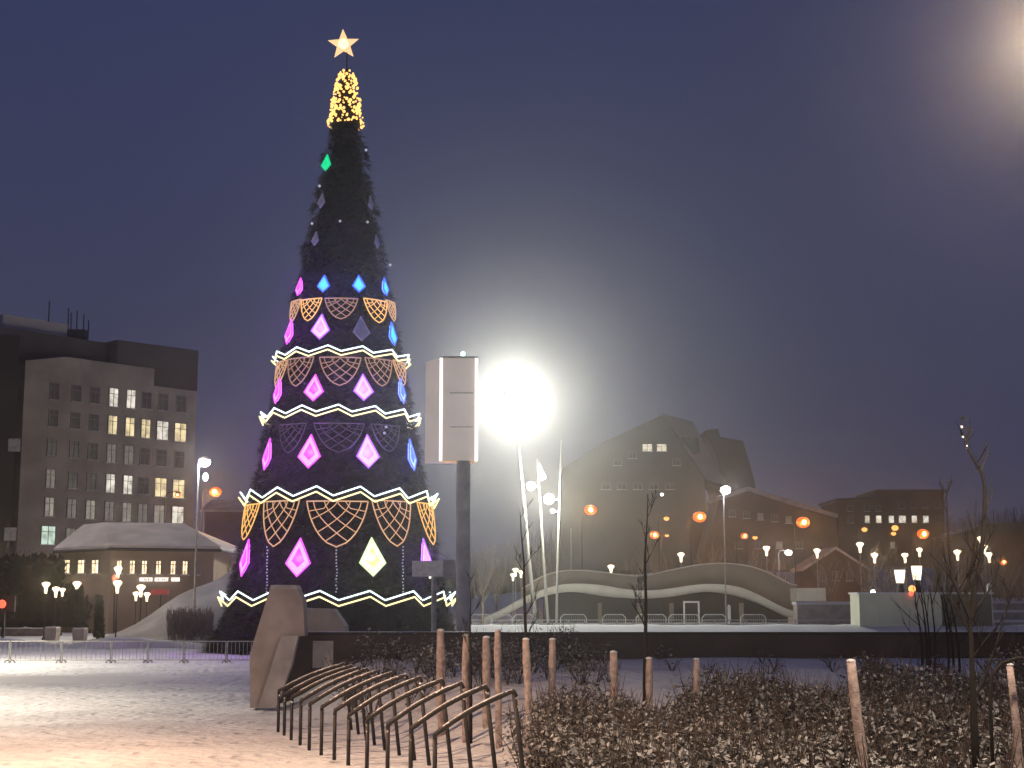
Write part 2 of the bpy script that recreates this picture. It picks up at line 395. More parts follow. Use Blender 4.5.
# kite lights
def kite(px, py, h, wd, kind, label):
    hgt = h / ppm(px, py, TY)
    c = cone_hit(px, py, .12); z = c.z
    ph = math.atan2(c.x - TX, -(c.y - TY)); ph = max(-1.25, min(1.25, ph))
    slope = (RZ(z - hgt / 2) - RZ(z + hgt / 2)) / hgt
    n = Vector((math.sin(ph), -math.cos(ph), slope)).normalized(); u = Vector((math.cos(ph), math.sin(ph), 0)); v = n.cross(u) * -1
    if v.z < 0: v = -v
    W = wd / ppm(px, py, TY) / 2; H = hgt / 2
    o = thing('diamond_light', c, label, 'diamond light', 'diamond lights hung on the fir')
    H *= .93; shape = [(0, 1), (1, -.33), (0, -1), (-1, -.33)]
    def ring(s): return [c + u * (x * W * s) + v * (y * H * s + (1 - s) * -.05 * H) for x, y in shape]
    mr, mf, mc = K[kind]
    b = MB(); b.slab([p + n * .0 for p in ring(.96)], n * .06, mf if kind != 'off' else M_off); part('panel', b, o)
    if kind in GLOW: plight(o, c + n * .40, GLOW[kind], 110 * h / 30, .12)
    if kind != 'off':
        b = MB(); b.slab([p - n * .06 for p in ring(.78)], n * .02, BACK[kind]); part('spill_glow_slab', b, o)  # hidden glowing slab added to colour the needles behind
    b = MB(); rr = ring(1.0); b.tube([p + n * .05 for p in rr + [rr[0], rr[1]]], .045, mr, 6); part('frame', b, o)
    if kind != 'off':
        b = MB(); b.slab([p + n * .065 for p in ring(.52)], n * .03, mc); part('core', b, o)
    else:
        b = MB(); b.slab([p + n * .065 for p in ring(.5)], n * .03, M_off); part('core', b, o)
rows = [
 (327, 163, 18, 11, 'green', 'single green diamond light high up below the gold tip'),
 (322, 201, 16, 8, 'off', 'small unlit grey diamond just below the green one'),
 (370, 203, 15, 6, 'off', 'small unlit grey diamond at the edge level with the first pair, opposite the green one'),
 (316, 239, 15, 8, 'off', 'small unlit grey diamond in the lower unlit pair, on the building side'),
 (376, 242, 14, 6, 'off', 'small unlit grey diamond in the lower unlit pair, on the floodlight side'),
 (300, 287, 19, 9, 'magenta', 'narrow pink diamond light at the edge of the top lit row'),
 (324, 284, 18, 12, 'cyan', 'cyan diamond light beside the pink one in the top lit row'),
 (358.5, 284, 18, 12, 'cyan', 'cyan diamond light in the top lit row towards the floodlight'),
 (384.5, 287, 19, 8, 'cyan', 'narrow blue diamond light at the floodlight edge of the top lit row'),
 (290, 332, 27, 12, 'magenta', 'narrow magenta diamond light at the edge between the two upper rows of nets'),
 (321, 327, 27, 18, 'violet', 'broad pink and violet diamond light under the highest gold nets'),
 (361, 329, 26, 16, 'off', 'larger unlit grey diamond under the highest gold nets'),
 (392, 334, 25, 11, 'cyan', 'bright blue diamond light next to the large unlit one'),
 (278.5, 391, 27, 12, 'magenta', 'narrow magenta diamond light between the two upper zigzag garlands'),
 (314.5, 388, 28, 19, 'magenta', 'broad magenta diamond light between the two upper zigzag garlands'),
 (363, 387.5, 28, 19, 'violet', 'violet-white diamond light between the two upper zigzag garlands'),
 (401, 391, 27, 10, 'blue', 'narrow blue diamond light between the two upper zigzag garlands'),
 (268, 454.5, 33, 12, 'magenta', 'narrow magenta diamond light at the edge above the third zigzag garland'),
 (310, 451.5, 35, 22, 'magenta', 'magenta diamond light with deep pink centre above the third zigzag garland'),
 (367.5, 451.5, 35, 22, 'violet', 'pale violet-pink diamond light above the third zigzag garland'),
 (411, 455, 33, 12, 'blue', 'narrow blue diamond light above the third zigzag garland by the tall pylon'),
 (246, 558, 38, 15, 'magenta', 'narrow magenta diamond light at the edge of the lowest row'),
 (299, 557.5, 39, 24, 'magenta', 'large magenta diamond light of the lowest row over the concrete blade'),
 (372, 557, 39, 25, 'yellow', 'large pale yellow diamond light in the lowest row'),
 (425, 557, 38, 16, 'violet', 'violet diamond light half hidden behind the small white sign'),
]
for r_ in rows: kite(*r_)

# light nets
def net(px, py0, hpx, wpx, m, label, rad=.027):
    c = cone_hit(px, py0 + hpx * .4, .2); c0 = cone_hit(px, py0, .2); ph = math.atan2(c.x - TX, -(c.y - TY)); z0 = c0.z; H = hpx / ppm(px, py0, TY)
    dphi = wpx / 2 / ppm(px, py0, TY) / RZ(z0)
    def pt(u, v): return cone_pt(ph + u * dphi, z0 - v * H, .16)
    def hw(v): return (1 - v) ** .62 * (1 + .28 * v)
    o = thing('light_net', cone_pt(ph, z0, .16), label, 'light net', 'leaf-shaped light nets hung on the fir')
    b = MB(); e = [pt(hw(v), v) for v in np.linspace(0, 1, 12)]; e2 = [pt(-hw(v), v) for v in np.linspace(0, 1, 12)]
    b.tube(e, rad * 1.15, m, 5); b.tube(e2, rad * 1.15, m, 5); b.tube([pt(u, 0) for u in np.linspace(-1, 1, 9)], rad * 1.15, m, 5)
    part('border', b, o)
    b = MB()
    for sgn in (-1, 1):
        for q, ve in ((0.0, .40), (.42, .68), (.78, .88)):
            ue = -sgn * hw(ve); path = []
            for t in np.linspace(0, 1, 9):
                u = sgn * q + (ue - sgn * q) * t ** 1.45; v = ve * t ** .92
                path.append(pt(u, v))
            b.tube(path, rad * .8, m, 4)
        b.tube([pt(sgn * hw(.22) * 1.0, .22), pt(sgn * .42, .16), pt(sgn * .25, 0)], rad * .75, m, 4)
    part('lattice', b, o)
nets = [
 (309, 299, 22, 23, E_goldb, 'bright gold leaf-shaped net in the highest nets row'),
 (341, 298, 21, 30, E_goldl, 'coppery leaf-shaped net at the middle of the highest nets row'),
 (378, 300, 23, 27, E_goldb, 'bright gold leaf-shaped net of the highest row over the blue diamond'),
 (293, 301, 22, 17, E_goldn, 'thin copper net seen edge-on at the highest nets row'),
 (393, 302, 20, 17, E_goldn, 'copper net seen edge-on beside the brightest gold net'),
 (297.5, 358, 28, 30, E_goldl, 'coppery leaf net under the upper zigzag garland, over the magenta diamond'),
 (340, 357, 28, 38, E_goldl, 'wide coppery leaf net at the middle under the upper zigzag garland'),
 (381, 359, 27, 30, E_goldl, 'coppery leaf net under the upper zigzag garland, over the blue diamond'),
 (278.5, 362, 26, 22, E_goldn, 'thin edge-on copper net under the upper zigzag garland'),
 (402, 362, 24, 22, E_goldn, 'edge-on copper net under the upper zigzag garland by the pylon'),
 (290, 424, 28, 30, E_dimn, 'unlit leaf net behind the glow above the magenta diamonds'),
 (339, 423, 28, 46, E_dimn, 'wide unlit leaf net between the middle zigzag garlands'),
 (388, 425, 26, 32, E_dimn, 'unlit leaf net between the middle zigzag garlands near the blue diamond'),
 (277, 501, 43, 41, E_goldn, 'large copper leaf net of the lowest row over the concrete blade'),
 (337, 501, 43, 56, E_goldn, 'widest copper leaf net at the middle of the lowest nets row'),
 (395, 501, 43, 43, E_goldn, 'large copper leaf net of the lowest row over the yellow diamond'),
 (247, 505, 34, 34, E_goldb, 'thin gold net seen edge-on above the lowest magenta diamond'),
 (430, 504, 40, 36, E_goldb, 'narrow gold net seen edge-on above the small white sign'),
]
for n_ in nets: net(*n_)

# zigzag garlands
def garland(pymid, hw, amp_px, npk, gap_px, label, ph0=0):
    s = ppm(339, pymid, TY); zc = P(339, pymid, TY * 1 - RZ(P(339, pymid, TY).z) * .95).z; Rg = hw / s; amp = amp_px / s / 2; gap = gap_px / s
    o = thing('zigzag_garland', (TX, TY, zc), label, 'light garland', 'zigzag garlands ringing the fir')
    for nm, dz, m in (('upper_light_tube', gap / 2, E_bw), ('lower_light_tube', -gap / 2, E_by)):
        b = MB(); path = []
        n = npk * 2
        for i in range(n + 1):
            a = 2 * math.pi * (i + .25 * (i % 2)) / n + ph0; up = 1 if i % 2 else -1
            rr = Rg * (1.0 if up > 0 else .955) * (1.0 if nm[0] == 'u' else 1.015)
            path.append(Vector((TX + rr * math.sin(a), TY - rr * math.cos(a), zc + dz + up * amp)))
        for a_, b_ in zip(path, path[1:]): b.tube([a_, b_], .038, m, 5)
        part(nm, b, o)
    for i in range(8):
        b = MB(); a = 2 * math.pi * i / 8 + .2; b.tube([(TX + Rg * .75 * math.sin(a), TY - Rg * .75 * math.cos(a), zc - .1), (TX + Rg * .95 * math.sin(a), TY - Rg * .95 * math.cos(a), zc)], .025, M_dark, 4); part('bracket', b, o)
garland(352, 69, 5, 13, 4.2, 'highest white and yellow zigzag garland over the wide copper net', .1)
garland(411.5, 80, 6, 14, 4.4, 'second zigzag garland from the top, above the unlit nets', .25)
garland(494.5, 98, 8.5, 15, 5.2, 'third zigzag garland, along the top of the lowest nets', .05)
garland(598.5, 118, 8.5, 16, 5.4, 'lowest zigzag garland ringing the foot of the fir', .12)

# bead strings and single small lamps
for px, lab in ((267, 'string of tiny white beads hanging under the net by the concrete blade'), (336.5, 'string of tiny white beads hanging under the middle net'), (403, 'string of tiny white beads hanging beside the yellow diamond')):
    b = MB()
    pts_ = [cone_hit(px + (random.random() - .5) * 1.2, y, .1) for y in np.arange(547, 592, 3.2)]
    for p in pts_: b.ball(p, .035, E_dot, 6)
    b.tube([pts_[0], pts_[-1]], .008, M_dark, 4)
    tag(b.build('bead_string'), lab, 'bead string', 'bead strings hanging on the fir')
for px, py, lab in ((319.5, 186, 'tiny white bulb above the small unlit diamond pair'), (312, 223.5, 'tiny white bulb at the edge between the unlit diamond rows'), (340, 221, 'tiny white bulb centred between the unlit diamond rows'), (367.5, 222, 'tiny white bulb between the unlit diamonds near the far edge'),
        (366, 150, 'tiny white bulb near the edge below the gold cap'), (390, 265, 'tiny bulb sticking out at the edge above the blue diamond'), (386, 427, 'tiny white bulb below the second garland'), (384.5, 433, 'tiny white bulb just under its neighbour below the second garland')):
    b = MB(); c = cone_hit(px, py, .15); b.ball(c, .065, E_dot, 8); b.tube([c, c + Vector((0, .3, 0))], .02, M_dark, 4)
    tag(b.build('tree_bulb'), lab, 'light bulb', 'single bulbs on the fir')

# ------------------------------------------------------------------ retaining wall and concrete blades
WY = 33.0
wt = P(600, 632, WY).z
x0 = P(277, 632, WY).x
rw = thing('retaining_wall', (0, WY, 0), 'long low dark stone wall behind the snowy planting bed', 'wall')
b = MB(); b.box(((x0 + 40) / 2, WY + .2, (wt - .06) / 2 - .2), (40 - x0, .4, wt - .06 + .4), M_wall); part('wall_body', b, rw)
b = MB(); b.box(((x0 + 40) / 2, WY + .2, wt - .03), (40 - x0 + .06, .47, .06), M_hoop)
part('coping', b, rw)
b = MB()
a0, a1 = P(313, 641, WY - .05), P(333, 668, WY - .05); b.box(((a0.x + a1.x) / 2, WY - .03, (a0.z + a1.z) / 2), (a1.x - a0.x, .06, a0.z - a1.z), M_conc2); pp = part('panel', b, rw); tag(pp, 'paler panel set in the dark wall')  # panel in a paler concrete than the wall
# end pier slanting, in front of wall end
def quadprism(px_pts, D, th, m):
    b = MB(); pts = [P(x, y, D) for x, y in px_pts]; b.slab(pts, (0, th, 0), m); return b
bl = thing('concrete_blade', P(285, 705, 32), 'tall slanted concrete blade in front of the fir at the wall end', 'concrete monument', 'slanted concrete blades')
b = MB()
fr = [P(257, 707, 32), P(250, 641, 32), P(271, 586, 32), P(300, 586, 32), P(309, 610, 32), (P(309, 650, 32)), P(300, 650, 32), P(285, 650, 32), P(278, 707, 32)]
b.slab([P(250, 708, 31.9), P(249.5, 655, 31.9), P(270, 588, 31.9), P(297, 588, 31.9), P(303, 600, 31.9), P(304.5, 636, 31.9), P(282, 636, 31.9), P(258, 708, 31.9)][::-1], (0, .55, 0), M_conc)
part('blade', b, bl)
b = MB(); b.slab([P(271, 585, 31.85), P(295.5, 585, 31.85), P(298, 589, 31.85), P(269.5, 589, 31.85)][::-1], (0, .65, 0), M_conc2); part('snow_cap', b, bl)
b2 = thing('end_pier', P(280, 706, 31.7), 'grey sloping pier leaning against the tall concrete blade', 'pier')
b = MB(); b.slab([P(258, 708, 31.6), P(281, 636, 31.6), P(298, 636, 31.6), P(292, 663, 31.6), P(276, 708, 31.6)][::-1], (0, .25, 0), M_conc2); part('pier_body', b, b2)
b3 = thing('concrete_blade', P(320, 650, 35), 'low wedge-shaped concrete block beside the tall blade, behind the wall', 'concrete monument', 'slanted concrete blades')
b = MB(); b.slab([P(298, 660, 35), P(298, 608, 35), P(333, 609, 35), P(345, 626, 35), P(345, 660, 35)][::-1], (0, .8, 0), M_conc); part('blade', b, b3)

# ------------------------------------------------------------------ bicycle hoops
hoop_names = ['nearest hoop of the bicycle rack, cut by the lower edge', 'second hoop counting from the nearest of the bicycle rack', 'third hoop counting from the nearest of the rack', 'fourth hoop counting from the nearest of the rack', 'fifth hoop counting from the nearest of the rack', 'sixth hoop counting from the nearest of the rack',
              'sixth hoop counting from the concrete blade', 'fifth hoop counting from the concrete blade', 'fourth hoop counting from the concrete blade', 'third hoop counting from the concrete blade', 'second hoop counting from the concrete blade', 'hoop of the rack closest to the concrete blade']
Lt = [(435, 734.5), (411, 729), (388, 724.5), (367.5, 719), (349, 715), (335, 710.5), (322, 707), (310, 704), (301, 700.5), (292, 697), (285, 694), (279, 690.6)]
Rt = [(514, 690.6), (486, 686), (461.6, 683), (442, 680), (420, 677.5), (405.8, 675), (391, 673), (377, 671), (367, 669), (359, 667.4), (351.5, 665.8), (344.5, 663.8)]
for k in range(12):
    D = 17.9 + (26.5 - 17.9) * k / 11
    A = P(*Lt[k], D); B = P(*Rt[k], D)
    base = Vector(((A.x + B.x) / 2, D, 0)); h = thing('bike_rack_hoop', base, 'snow-dusted dark steel, ' + hoop_names[k], 'bike rack hoop', 'dark steel hoops of the bicycle rack')
    gzL, gzR = ground_z(A.x, D) - .12, ground_z(B.x + .14, D) - .12
    rad = .027
    b = MB(); b.tube([(A.x + .0, D, gzL), A + Vector((0, 0, -.02))], rad, M_hoop, 8); part('leg', b, h, True)
    b = MB(); b.tube([(B.x + .15, D, gzR), B + Vector((0, 0, -.02))], rad, M_hoop, 8); part('leg', b, h, True)
    path = []
    for t in np.linspace(0, 1, 9):
        p = A.lerp(B, t); p.z += .05 * math.sin(math.pi * t) * (1 - .2 * t); path.append(p)
    b = MB(); b.tube([path[0] + Vector((0, 0, -.05))] + path + [path[-1] + Vector((.02, 0, -.07))], rad * 1.12, M_hoop, 8); part('top_bar', b, h, True)
    b = MB(); sn = [p + Vector((0, 0, rad * .95)) for p in path[1:-1]]; b.tube(sn, [rad * .5 * (.75 + .4 * random.random()) for _ in sn], M_snow, 6); part('snow', b, h, True)

# ------------------------------------------------------------------ tree stakes
stakes = [(440.5, 631, 441, 680, 24, 8), (466, 636, 466, 690, 23, 8), (486.5, 638, 486.5, 686, 23.5, 8), (497.5, 631, 498.5, 700, 22, 7), (526, 640, 528.5, 704, 20, 7.5), (552.5, 640, 552, 690, 22.5, 7),
          (613.5, 653, 614.5, 700, 21.5, 8.5), (649, 659, 649, 697, 22.5, 7.5), (696.5, 660, 696.5, 703, 22, 7), (851, 662, 863.5, 766, 15.2, 10.5), (1010.5, 666, 1021, 775, 14.5, 8)]
sl = ['wrapped wooden stake standing nearest the pylon foot before the wall', 'wooden stake just beside the tall pylon pole', 'shorter wooden stake of the close pair beyond the hoops', 'taller wooden stake of the close pair beyond the hoops', 'tall leaning stake right beside the thin sapling past the hoops', 'stake with a stub near the hoops in front of the wall',
      'thick short stake rising from the shrubs before the wall', 'short stake at the foot of the lone sapling', 'short stake on its own below the bridge end', 'big pinkish stake leaning in the middle of the shrubs', 'pale stake tied by a hoop at the picture edge']
for (tx, ty, bx, by, D, wpx), lab in zip(stakes, sl):
    T = P(tx, ty, D); Bm = P(bx, by, D); gz = ground_z(Bm.x, D) - .1
    dirv = (T - Bm); Bm = Bm + dirv * ((gz - Bm.z) / dirv.z) if Bm.z > gz else Bm
    r = wpx / 2 / ppm(tx, ty, D)
    b = MB(); n = 7; b.tube([T.lerp(Bm, i / (n - 1)) + Vector((random.gauss(0, .004), 0, 0)) for i in range(n)], [r * .85] + [r * (1 + random.gauss(0, .05)) for _ in range(n - 1)], M_stake, 10)
    b.ball(T + Vector((0, 0, .01)), r * .95, M_snow, 8, .45)
    tag(b.build('tree_stake', smooth=True), lab, 'tree stake', 'wooden tree stakes in the planting bed')
b = MB(); a = P(1024, 658, 14.3); path = [P(990, 700, 14.3), P(992, 676, 14.3), P(1002, 663, 14.3), P(1018, 658, 14.3), P(1040, 659, 14.3)]
path = [Vector((path[0].x, 14.3, ground_z(path[0].x, 14.3) - .1))] + path + [Vector((path[-1].x + .1, 14.3, ground_z(path[-1].x, 14.3)))]
b.tube(path, .018, M_bark, 6); tag(b.build('guard_hoop', smooth=True), 'thin dark hoop arching over the pale stake at the picture edge', 'hoop')

# ------------------------------------------------------------------ saplings
def branchy(b, p, d, ln, r, depth, m, spread=.5, nseg=4, nsub=3):
    path = [p.copy()]; q = p.copy(); dd = d.copy()
    for i in range(nseg):
        dd = (dd + Vector((random.gauss(0, .07), random.gauss(0, .07), random.gauss(.03, .03)))).normalized(); q = q + dd * ln / nseg; path.append(q.copy())
    b.tube(path, [max(r * (1 - .75 * i / nseg), .0035 if r < .05 else .01) for i in range(nseg + 1)], m, 5 if depth > 1 else 3, cap=False)
    if depth > 0:
        for k in range(nsub):
            t = .3 + .65 * (k + random.random() * .6) / nsub; i = min(int(t * nseg), nseg - 1); bp_ = path[i].lerp(path[i + 1], t * nseg - i)
            a = random.random() * 2 * math.pi; sd = Vector((math.cos(a), math.sin(a), 0))
            nd = (dd * (1 - spread * .55) + sd * spread + Vector((0, 0, .28))).normalized()
            branchy(b, bp_, nd, ln * (.45 + .25 * random.random()), r * .5, depth - 1, m, spread, max(3, nseg - 1), nsub)
def sapling(pts, D, r0, label, nb, blen, name='sapling', glints=False, depth=2):
    pw = [P(x, y, D) for x, y in pts]; gz = ground_z(pw[0].x, D); pw = [Vector((pw[0].x, D, gz - .1))] + pw
    o = thing(name, (pw[0].x, D, gz), label, 'young tree', 'bare saplings of the planting bed')
    n = len(pw); b = MB(); b.tube(pw, [r0 * (1 - .88 * i / (n - 1)) for i in range(n)], M_bark, 7); part('trunk', b, o, True)
    b = MB(); tot = n - 1
    for k in range(nb):
        t = .30 + .68 * (k + random.random()) / nb; f = t * tot; i = min(int(f), tot - 1); p = pw[i].lerp(pw[i + 1], f - i)
        a = random.random() * 2 * math.pi; branchy(b, p, Vector((math.cos(a) * .55, math.sin(a) * .4, .8)).normalized(), blen * (1.15 - t * .7), r0 * .42 * (1.2 - t), depth, M_bark, .45)
    part('crown', b, o)
    if glints:
        b = MB()
        for x, y, r in ((962, 424, 3.6), (964, 417, 4.5), (963, 434, 3), (968, 433, 3), (966.5, 446, 3.2), (972.5, 458, 2.6), (976, 467, 3.4), (977.5, 469, 2.5)):
            q = P(x, y, D); s_ = r / ppm(x, y, D) * .8
            for _ in range(9):
                c = q + Vector((random.gauss(0, 1), random.gauss(0, 1), random.gauss(0, 1))) * s_ * .6; e1 = Vector((random.gauss(0, 1), random.gauss(0, 1), random.gauss(0, 1))).normalized() * s_ * .8; e2 = e1.cross(Vector((.3, .5, .8))).normalized() * s_ * .45
                b.add([c - e1, c - e2, c + e1, c + e2], [(0, 1, 2, 3)], M_leaf)
        for x, y, r in ((961.5, 427, 1.3), (963, 437, 1.1), (967, 446, .9)): b.ball(P(x, y, D - .05), r / ppm(x, y, D), M_ice, 6)
        part('leaves', b, o)
M_ice = mat('ice_painted_glint', (.9, .92, .98), .1, emis=(.7, .75, 1), estr=.25)  # emission paints the glint into the ice beads
sapling([(974, 722), (973, 690), (971, 640), (969, 612), (964, 590)], 14.6, .045, 'bare dark young tree forking among the shrubs, tallest one, beads of ice at its tip', 3, .5, glints=False)
# its leaders
T2 = bpy.data.objects[-1] if False else None
def leader(pts, D, r0, par, nb=5, bl=.25):
    pw = [P(x, y, D) for x, y in pts]; n = len(pw); b = MB(); b.tube(pw, [r0 * (1 - .85 * i / (n - 1)) for i in range(n)], M_bark, 6)
    for k in range(nb):
        f = (.15 + .8 * random.random()) * (n - 1); i = min(int(f), n - 2); p = pw[i].lerp(pw[i + 1], f - i); s_ = random.choice((-1, 1))
        branchy(b, p, Vector((s_ * .4, random.gauss(0, .3), .85)).normalized(), bl * (1.2 - f / n), r0 * .35, 1, M_bark, .35)
    part('branch', b, par)
big = [o for o in bpy.data.objects if o.name.startswith('sapling') and 'tallest' in o.get('label', '')][0]
leader([(972, 618), (974, 590), (981, 560), (984, 520), (985, 488), (982, 472), (974, 460), (966, 446), (962, 427), (960, 415)], 14.6, .03, big, 9, .32)
leader([(972, 622), (962, 600), (952, 578), (948, 540), (947, 505), (946, 488)], 14.6, .022, big, 8, .32)
leader([(972, 625), (966, 590), (972, 560), (976, 530), (976, 500)], 14.6, .02, big, 8, .3)
leader([(973, 615), (984, 598), (995, 582), (1001, 560)], 14.6, .018, big, 5, .25)
leader([(974, 700), (984, 680), (996, 645), (1006, 610), (1012, 580)], 14.6, .016, big, 5, .3)
leader([(973, 640), (960, 612), (944, 590)], 14.6, .014, big, 4, .22)
b = MB()
for x, y, r in ((964, 418, 3.5), (965, 428, 2.6), (966, 437, 2.4), (968, 446, 2.6), (974, 459, 2.2), (977, 467, 3.2), (979, 471, 2.0)):
    q = P(x, y, 14.6); s_ = r / ppm(x, y, 14.6) * .7
    for _ in range(9):
        c = q + Vector((random.gauss(0, 1), random.gauss(0, 1), random.gauss(0, 1))) * s_ * .5; e1 = Vector((random.gauss(0, 1), random.gauss(0, 1), random.gauss(0, 1))).normalized() * s_ * .8; e2 = e1.cross(Vector((.3, .5, .8))).normalized() * s_ * .45
        b.add([c - e1, c - e2, c + e1, c + e2], [(0, 1, 2, 3)], M_leaf)
for x, y, r in ((961.7, 427, 1.5), (963, 437, 1.2), (967, 446, 1.0)): b.ball(P(x, y, 14.5), r / ppm(x, y, 14.5), M_ice, 6)
part('leaves', b, big)
sapling([(645, 684), (645.5, 640), (646, 600), (645, 560), (647, 525), (648, 494)], 22.7, .042, 'lone thin dark sapling rising across the wavy bridge', 7, .5)
sapling([(529, 690), (526, 640), (524.5, 600), (524, 565), (521, 530), (520, 508)], 21, .035, 'thin dark sapling by the floodlight masts', 6, .4)
sapling([(471, 690), (470, 640), (470.5, 600), (469, 575)], 22.8, .03, 'short thin sapling close beside the pylon pole', 5, .35)
for xs_, lab in (((918, 922, 925, 930), 'clump of thin bare stems before the pale green kiosk'), ((944, 950, 956), 'clump of thin bare stems before the dark end of the kiosk')):
    D = 28; g0 = P(xs_[1] - 2, 668, D); gz = ground_z(g0.x, D)
    o = thing('bare_bush', (g0.x, D, gz), lab, 'bush'); b = MB()
    for x in xs_:
        T = P(x - 8 + random.random() * 10, 585 + random.random() * 12, D); p0 = Vector((P(x + 3, 668, D).x, D, gz - .1)); pth = [p0.lerp(T, t) + Vector((.05 * math.sin(t * 4), 0, 0)) for t in np.linspace(0, 1, 6)]
        b.tube(pth, [.03 * (1 - .8 * i / 5) for i in range(6)], M_bark, 5)
        for q in (2, 3, 4): branchy(b, pth[q], Vector((random.gauss(0, .5), random.gauss(0, .4), .8)).normalized(), .6, .01, 1, M_bark, .4)
    part('stems', b, o)

# ------------------------------------------------------------------ shrubs (an uncountable planting)
class Leaves:
    def __init__(s): s.v = {0: [], 1: [], 2: []}
def shrub_points(fn, n):
    r = []
    while len(r) < n:
        X, Y = fn()
        r.append((X, Y))
    return r
def make_shrubs(name, centres, label, hmin, hmax, leafn, leaf=.030, cat='shrubs'):
    b = MB(); vv = {0: [], 1: []}
    for X, Y in centres:
        gz = ground_z(X, Y); H = hmin + (hmax - hmin) * random.random() * (.6 + .4 * math.sin(X * 1.7 + Y)) ; fz_ = .08 + .5 * max(0, math.sin(X * 2.9 + Y * 1.3)) * random.random(); Rr = .26 + .22 * random.random()
        for s_ in range(5):
            a = random.random() * 6.28; t = Vector((X + math.cos(a) * Rr * .8, Y + math.sin(a) * Rr * .8, gz + H * (.75 + .55 * random.random())))
            m_ = Vector((X, Y, gz - .03)).lerp(t, .5) + Vector((random.gauss(0, .04), random.gauss(0, .04), .04))
            b.tube([(X, Y, gz - .03), m_, t], [.010, .007, .003], M_stem, 3, cap=False)
        for k in range(leafn):
            a = random.random() * 6.28; rr = Rr * math.sqrt(random.random()); hh = random.random() ** .6
            c = Vector((X + rr * math.cos(a) * (.6 + .4 * hh), Y + rr * math.sin(a) * (.6 + .4 * hh), gz + H * hh * (1 - .35 * (rr / Rr) ** 2)))
            e1 = Vector((random.gauss(0, 1), random.gauss(0, 1), random.gauss(0, .6))).normalized(); e2 = e1.cross(Vector((random.gauss(0, .5), random.gauss(0, .5), 1))).normalized()
            L_ = leaf * (.6 + .8 * random.random()); e1 *= L_; e2 *= L_ * .6
            q = [c - e1, c - e2 * .9, c + e1, c + e2]
            nrm = (q[1] - q[0]).cross(q[3] - q[0])
            if nrm.z < 0: q = q[::-1]
            vv[1 if random.random() < .08 + fz_ + .35 * hh ** 3 else 0].extend(q)
    for k, m in ((0, M_leaf), (1, M_leafs)):
        n = len(vv[k]) // 4; b.add(vv[k], [(4 * i, 4 * i + 1, 4 * i + 2, 4 * i + 3) for i in range(n)], m)
    return tag(b.build(name), label, cat, kind='stuff')
def fmain():
    while True:
        Y = 11.5 + 15 * random.random(); X = -1 + 12 * random.random()
        if X < hoopX(min(Y, 25.7)) + (.75 if Y > 17 else .9) + (17.8 - Y) * .0: continue
        lim = 21.3 + .50 * X + 1.3 * math.sin(X * 2.3)
        if Y > lim: continue
        if X > Y * .36 + .4: continue
        return X, Y
make_shrubs('shrubbery', shrub_points(fmain, 760), 'dense snow-dusted leafy shrubs filling the planting bed in the foreground', .58, .92, 112, .037)
def fback():
    while True:
        Y = 26.5 + 6 * random.random(); X = -4.6 + 6.5 * random.random()
        if X < hoopX(min(Y, 25.7)) + .6 - (Y - 25.7) * .25: continue
        return X, Y
make_shrubs('shrubbery', shrub_points(fback, 105), 'loose darker shrubs between the bicycle hoops and the low dark wall', .4, .85, 60, .036)
def ffar():
    Y = 27.5 + 4.9 * random.random(); X = 1 + 11 * random.random(); return X, Y
make_shrubs('shrubbery', shrub_points(ffar, 26), 'scattered twiggy shrubs poking from the bluish snow below the wall', .2, .45, 30, .03)
# brush on the snow hill
b = MB()
for _ in range(900):
    x = 168 + 45 * random.random(); y = 612 + 20 * random.random(); D = 84 + random.random() * 5
    p = P(x, y, D); p.z = max(p.z, .2)
    d = Vector((random.gauss(0, .4), random.gauss(0, .4), 1)).normalized() * (.4 + .5 * random.random()); b.tube([p - Vector((0, 0, .5)), p + d * .5], [.03, .01], M_brush, 3, cap=False)
tag(b.build('brush'), 'tangled dark brush on the snow hill beside the fir', 'brush', kind='stuff')

# ------------------------------------------------------------------ pylon and small sign
PD = 50.0
py_ = thing('advertising_pylon', G(463, 603 + 1) if False else Vector((P(463, 600, PD).x, PD, 0)), 'tall pylon with a translucent box on top edged by white light strips', 'pylon')
b = MB(); pc = P(463, 560, PD); b.tube([(pc.x, PD, -.1), (pc.x, PD, P(463, 461, PD).z)], .23, M_conc2, 14); part('post', b, py_, True)
tz, bz = P(452, 358, PD).z, P(452, 461, PD).z
pA, pB, pC = P(425.5, 400, PD + .9), P(441, 400, PD), P(476.5, 400, PD + .1); pD_ = Vector((pC.x - .35, PD + 1.1, 0))
fpr = [(pA.x, PD + .9), (pB.x, PD), (pC.x, PD + .1), (pC.x - .25, PD + 1.15)]
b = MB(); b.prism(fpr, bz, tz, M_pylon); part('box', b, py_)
for q in (1, 2): b = MB(); b.box((fpr[q][0], fpr[q][1] - .03, (bz + tz) / 2), (.10, .06, tz - bz), E_edge); part('light_strip', b, py_)
b = MB(); b.box(((fpr[1][0] + fpr[2][0]) / 2, PD - .02 + .05, bz - .03), (fpr[2][0] - fpr[1][0], .08, .05), E_goldn); b.box(((fpr[1][0] + fpr[2][0]) / 2, PD + .5, tz + .03), (fpr[2][0] - fpr[1][0] + .1, 1.1, .05), M_steel); part('rim', b, py_)
for zz in (.33, .66): b = MB(); b.box(((fpr[1][0] + fpr[2][0]) / 2, PD + .035, bz + (tz - bz) * zz), (fpr[2][0] - fpr[1][0] - .22, .02, .03), M_steel); part('panel_joint', b, py_)
b = MB(); b.ball(P(463, 354, PD + .3), .09, E_cyan, 8); part('beacon', b, py_)
SD = 47.0
sg = thing('small_sign', Vector((P(434, 600, SD).x, SD, 0)), 'small white box sign on a grey post before the fir', 'sign')
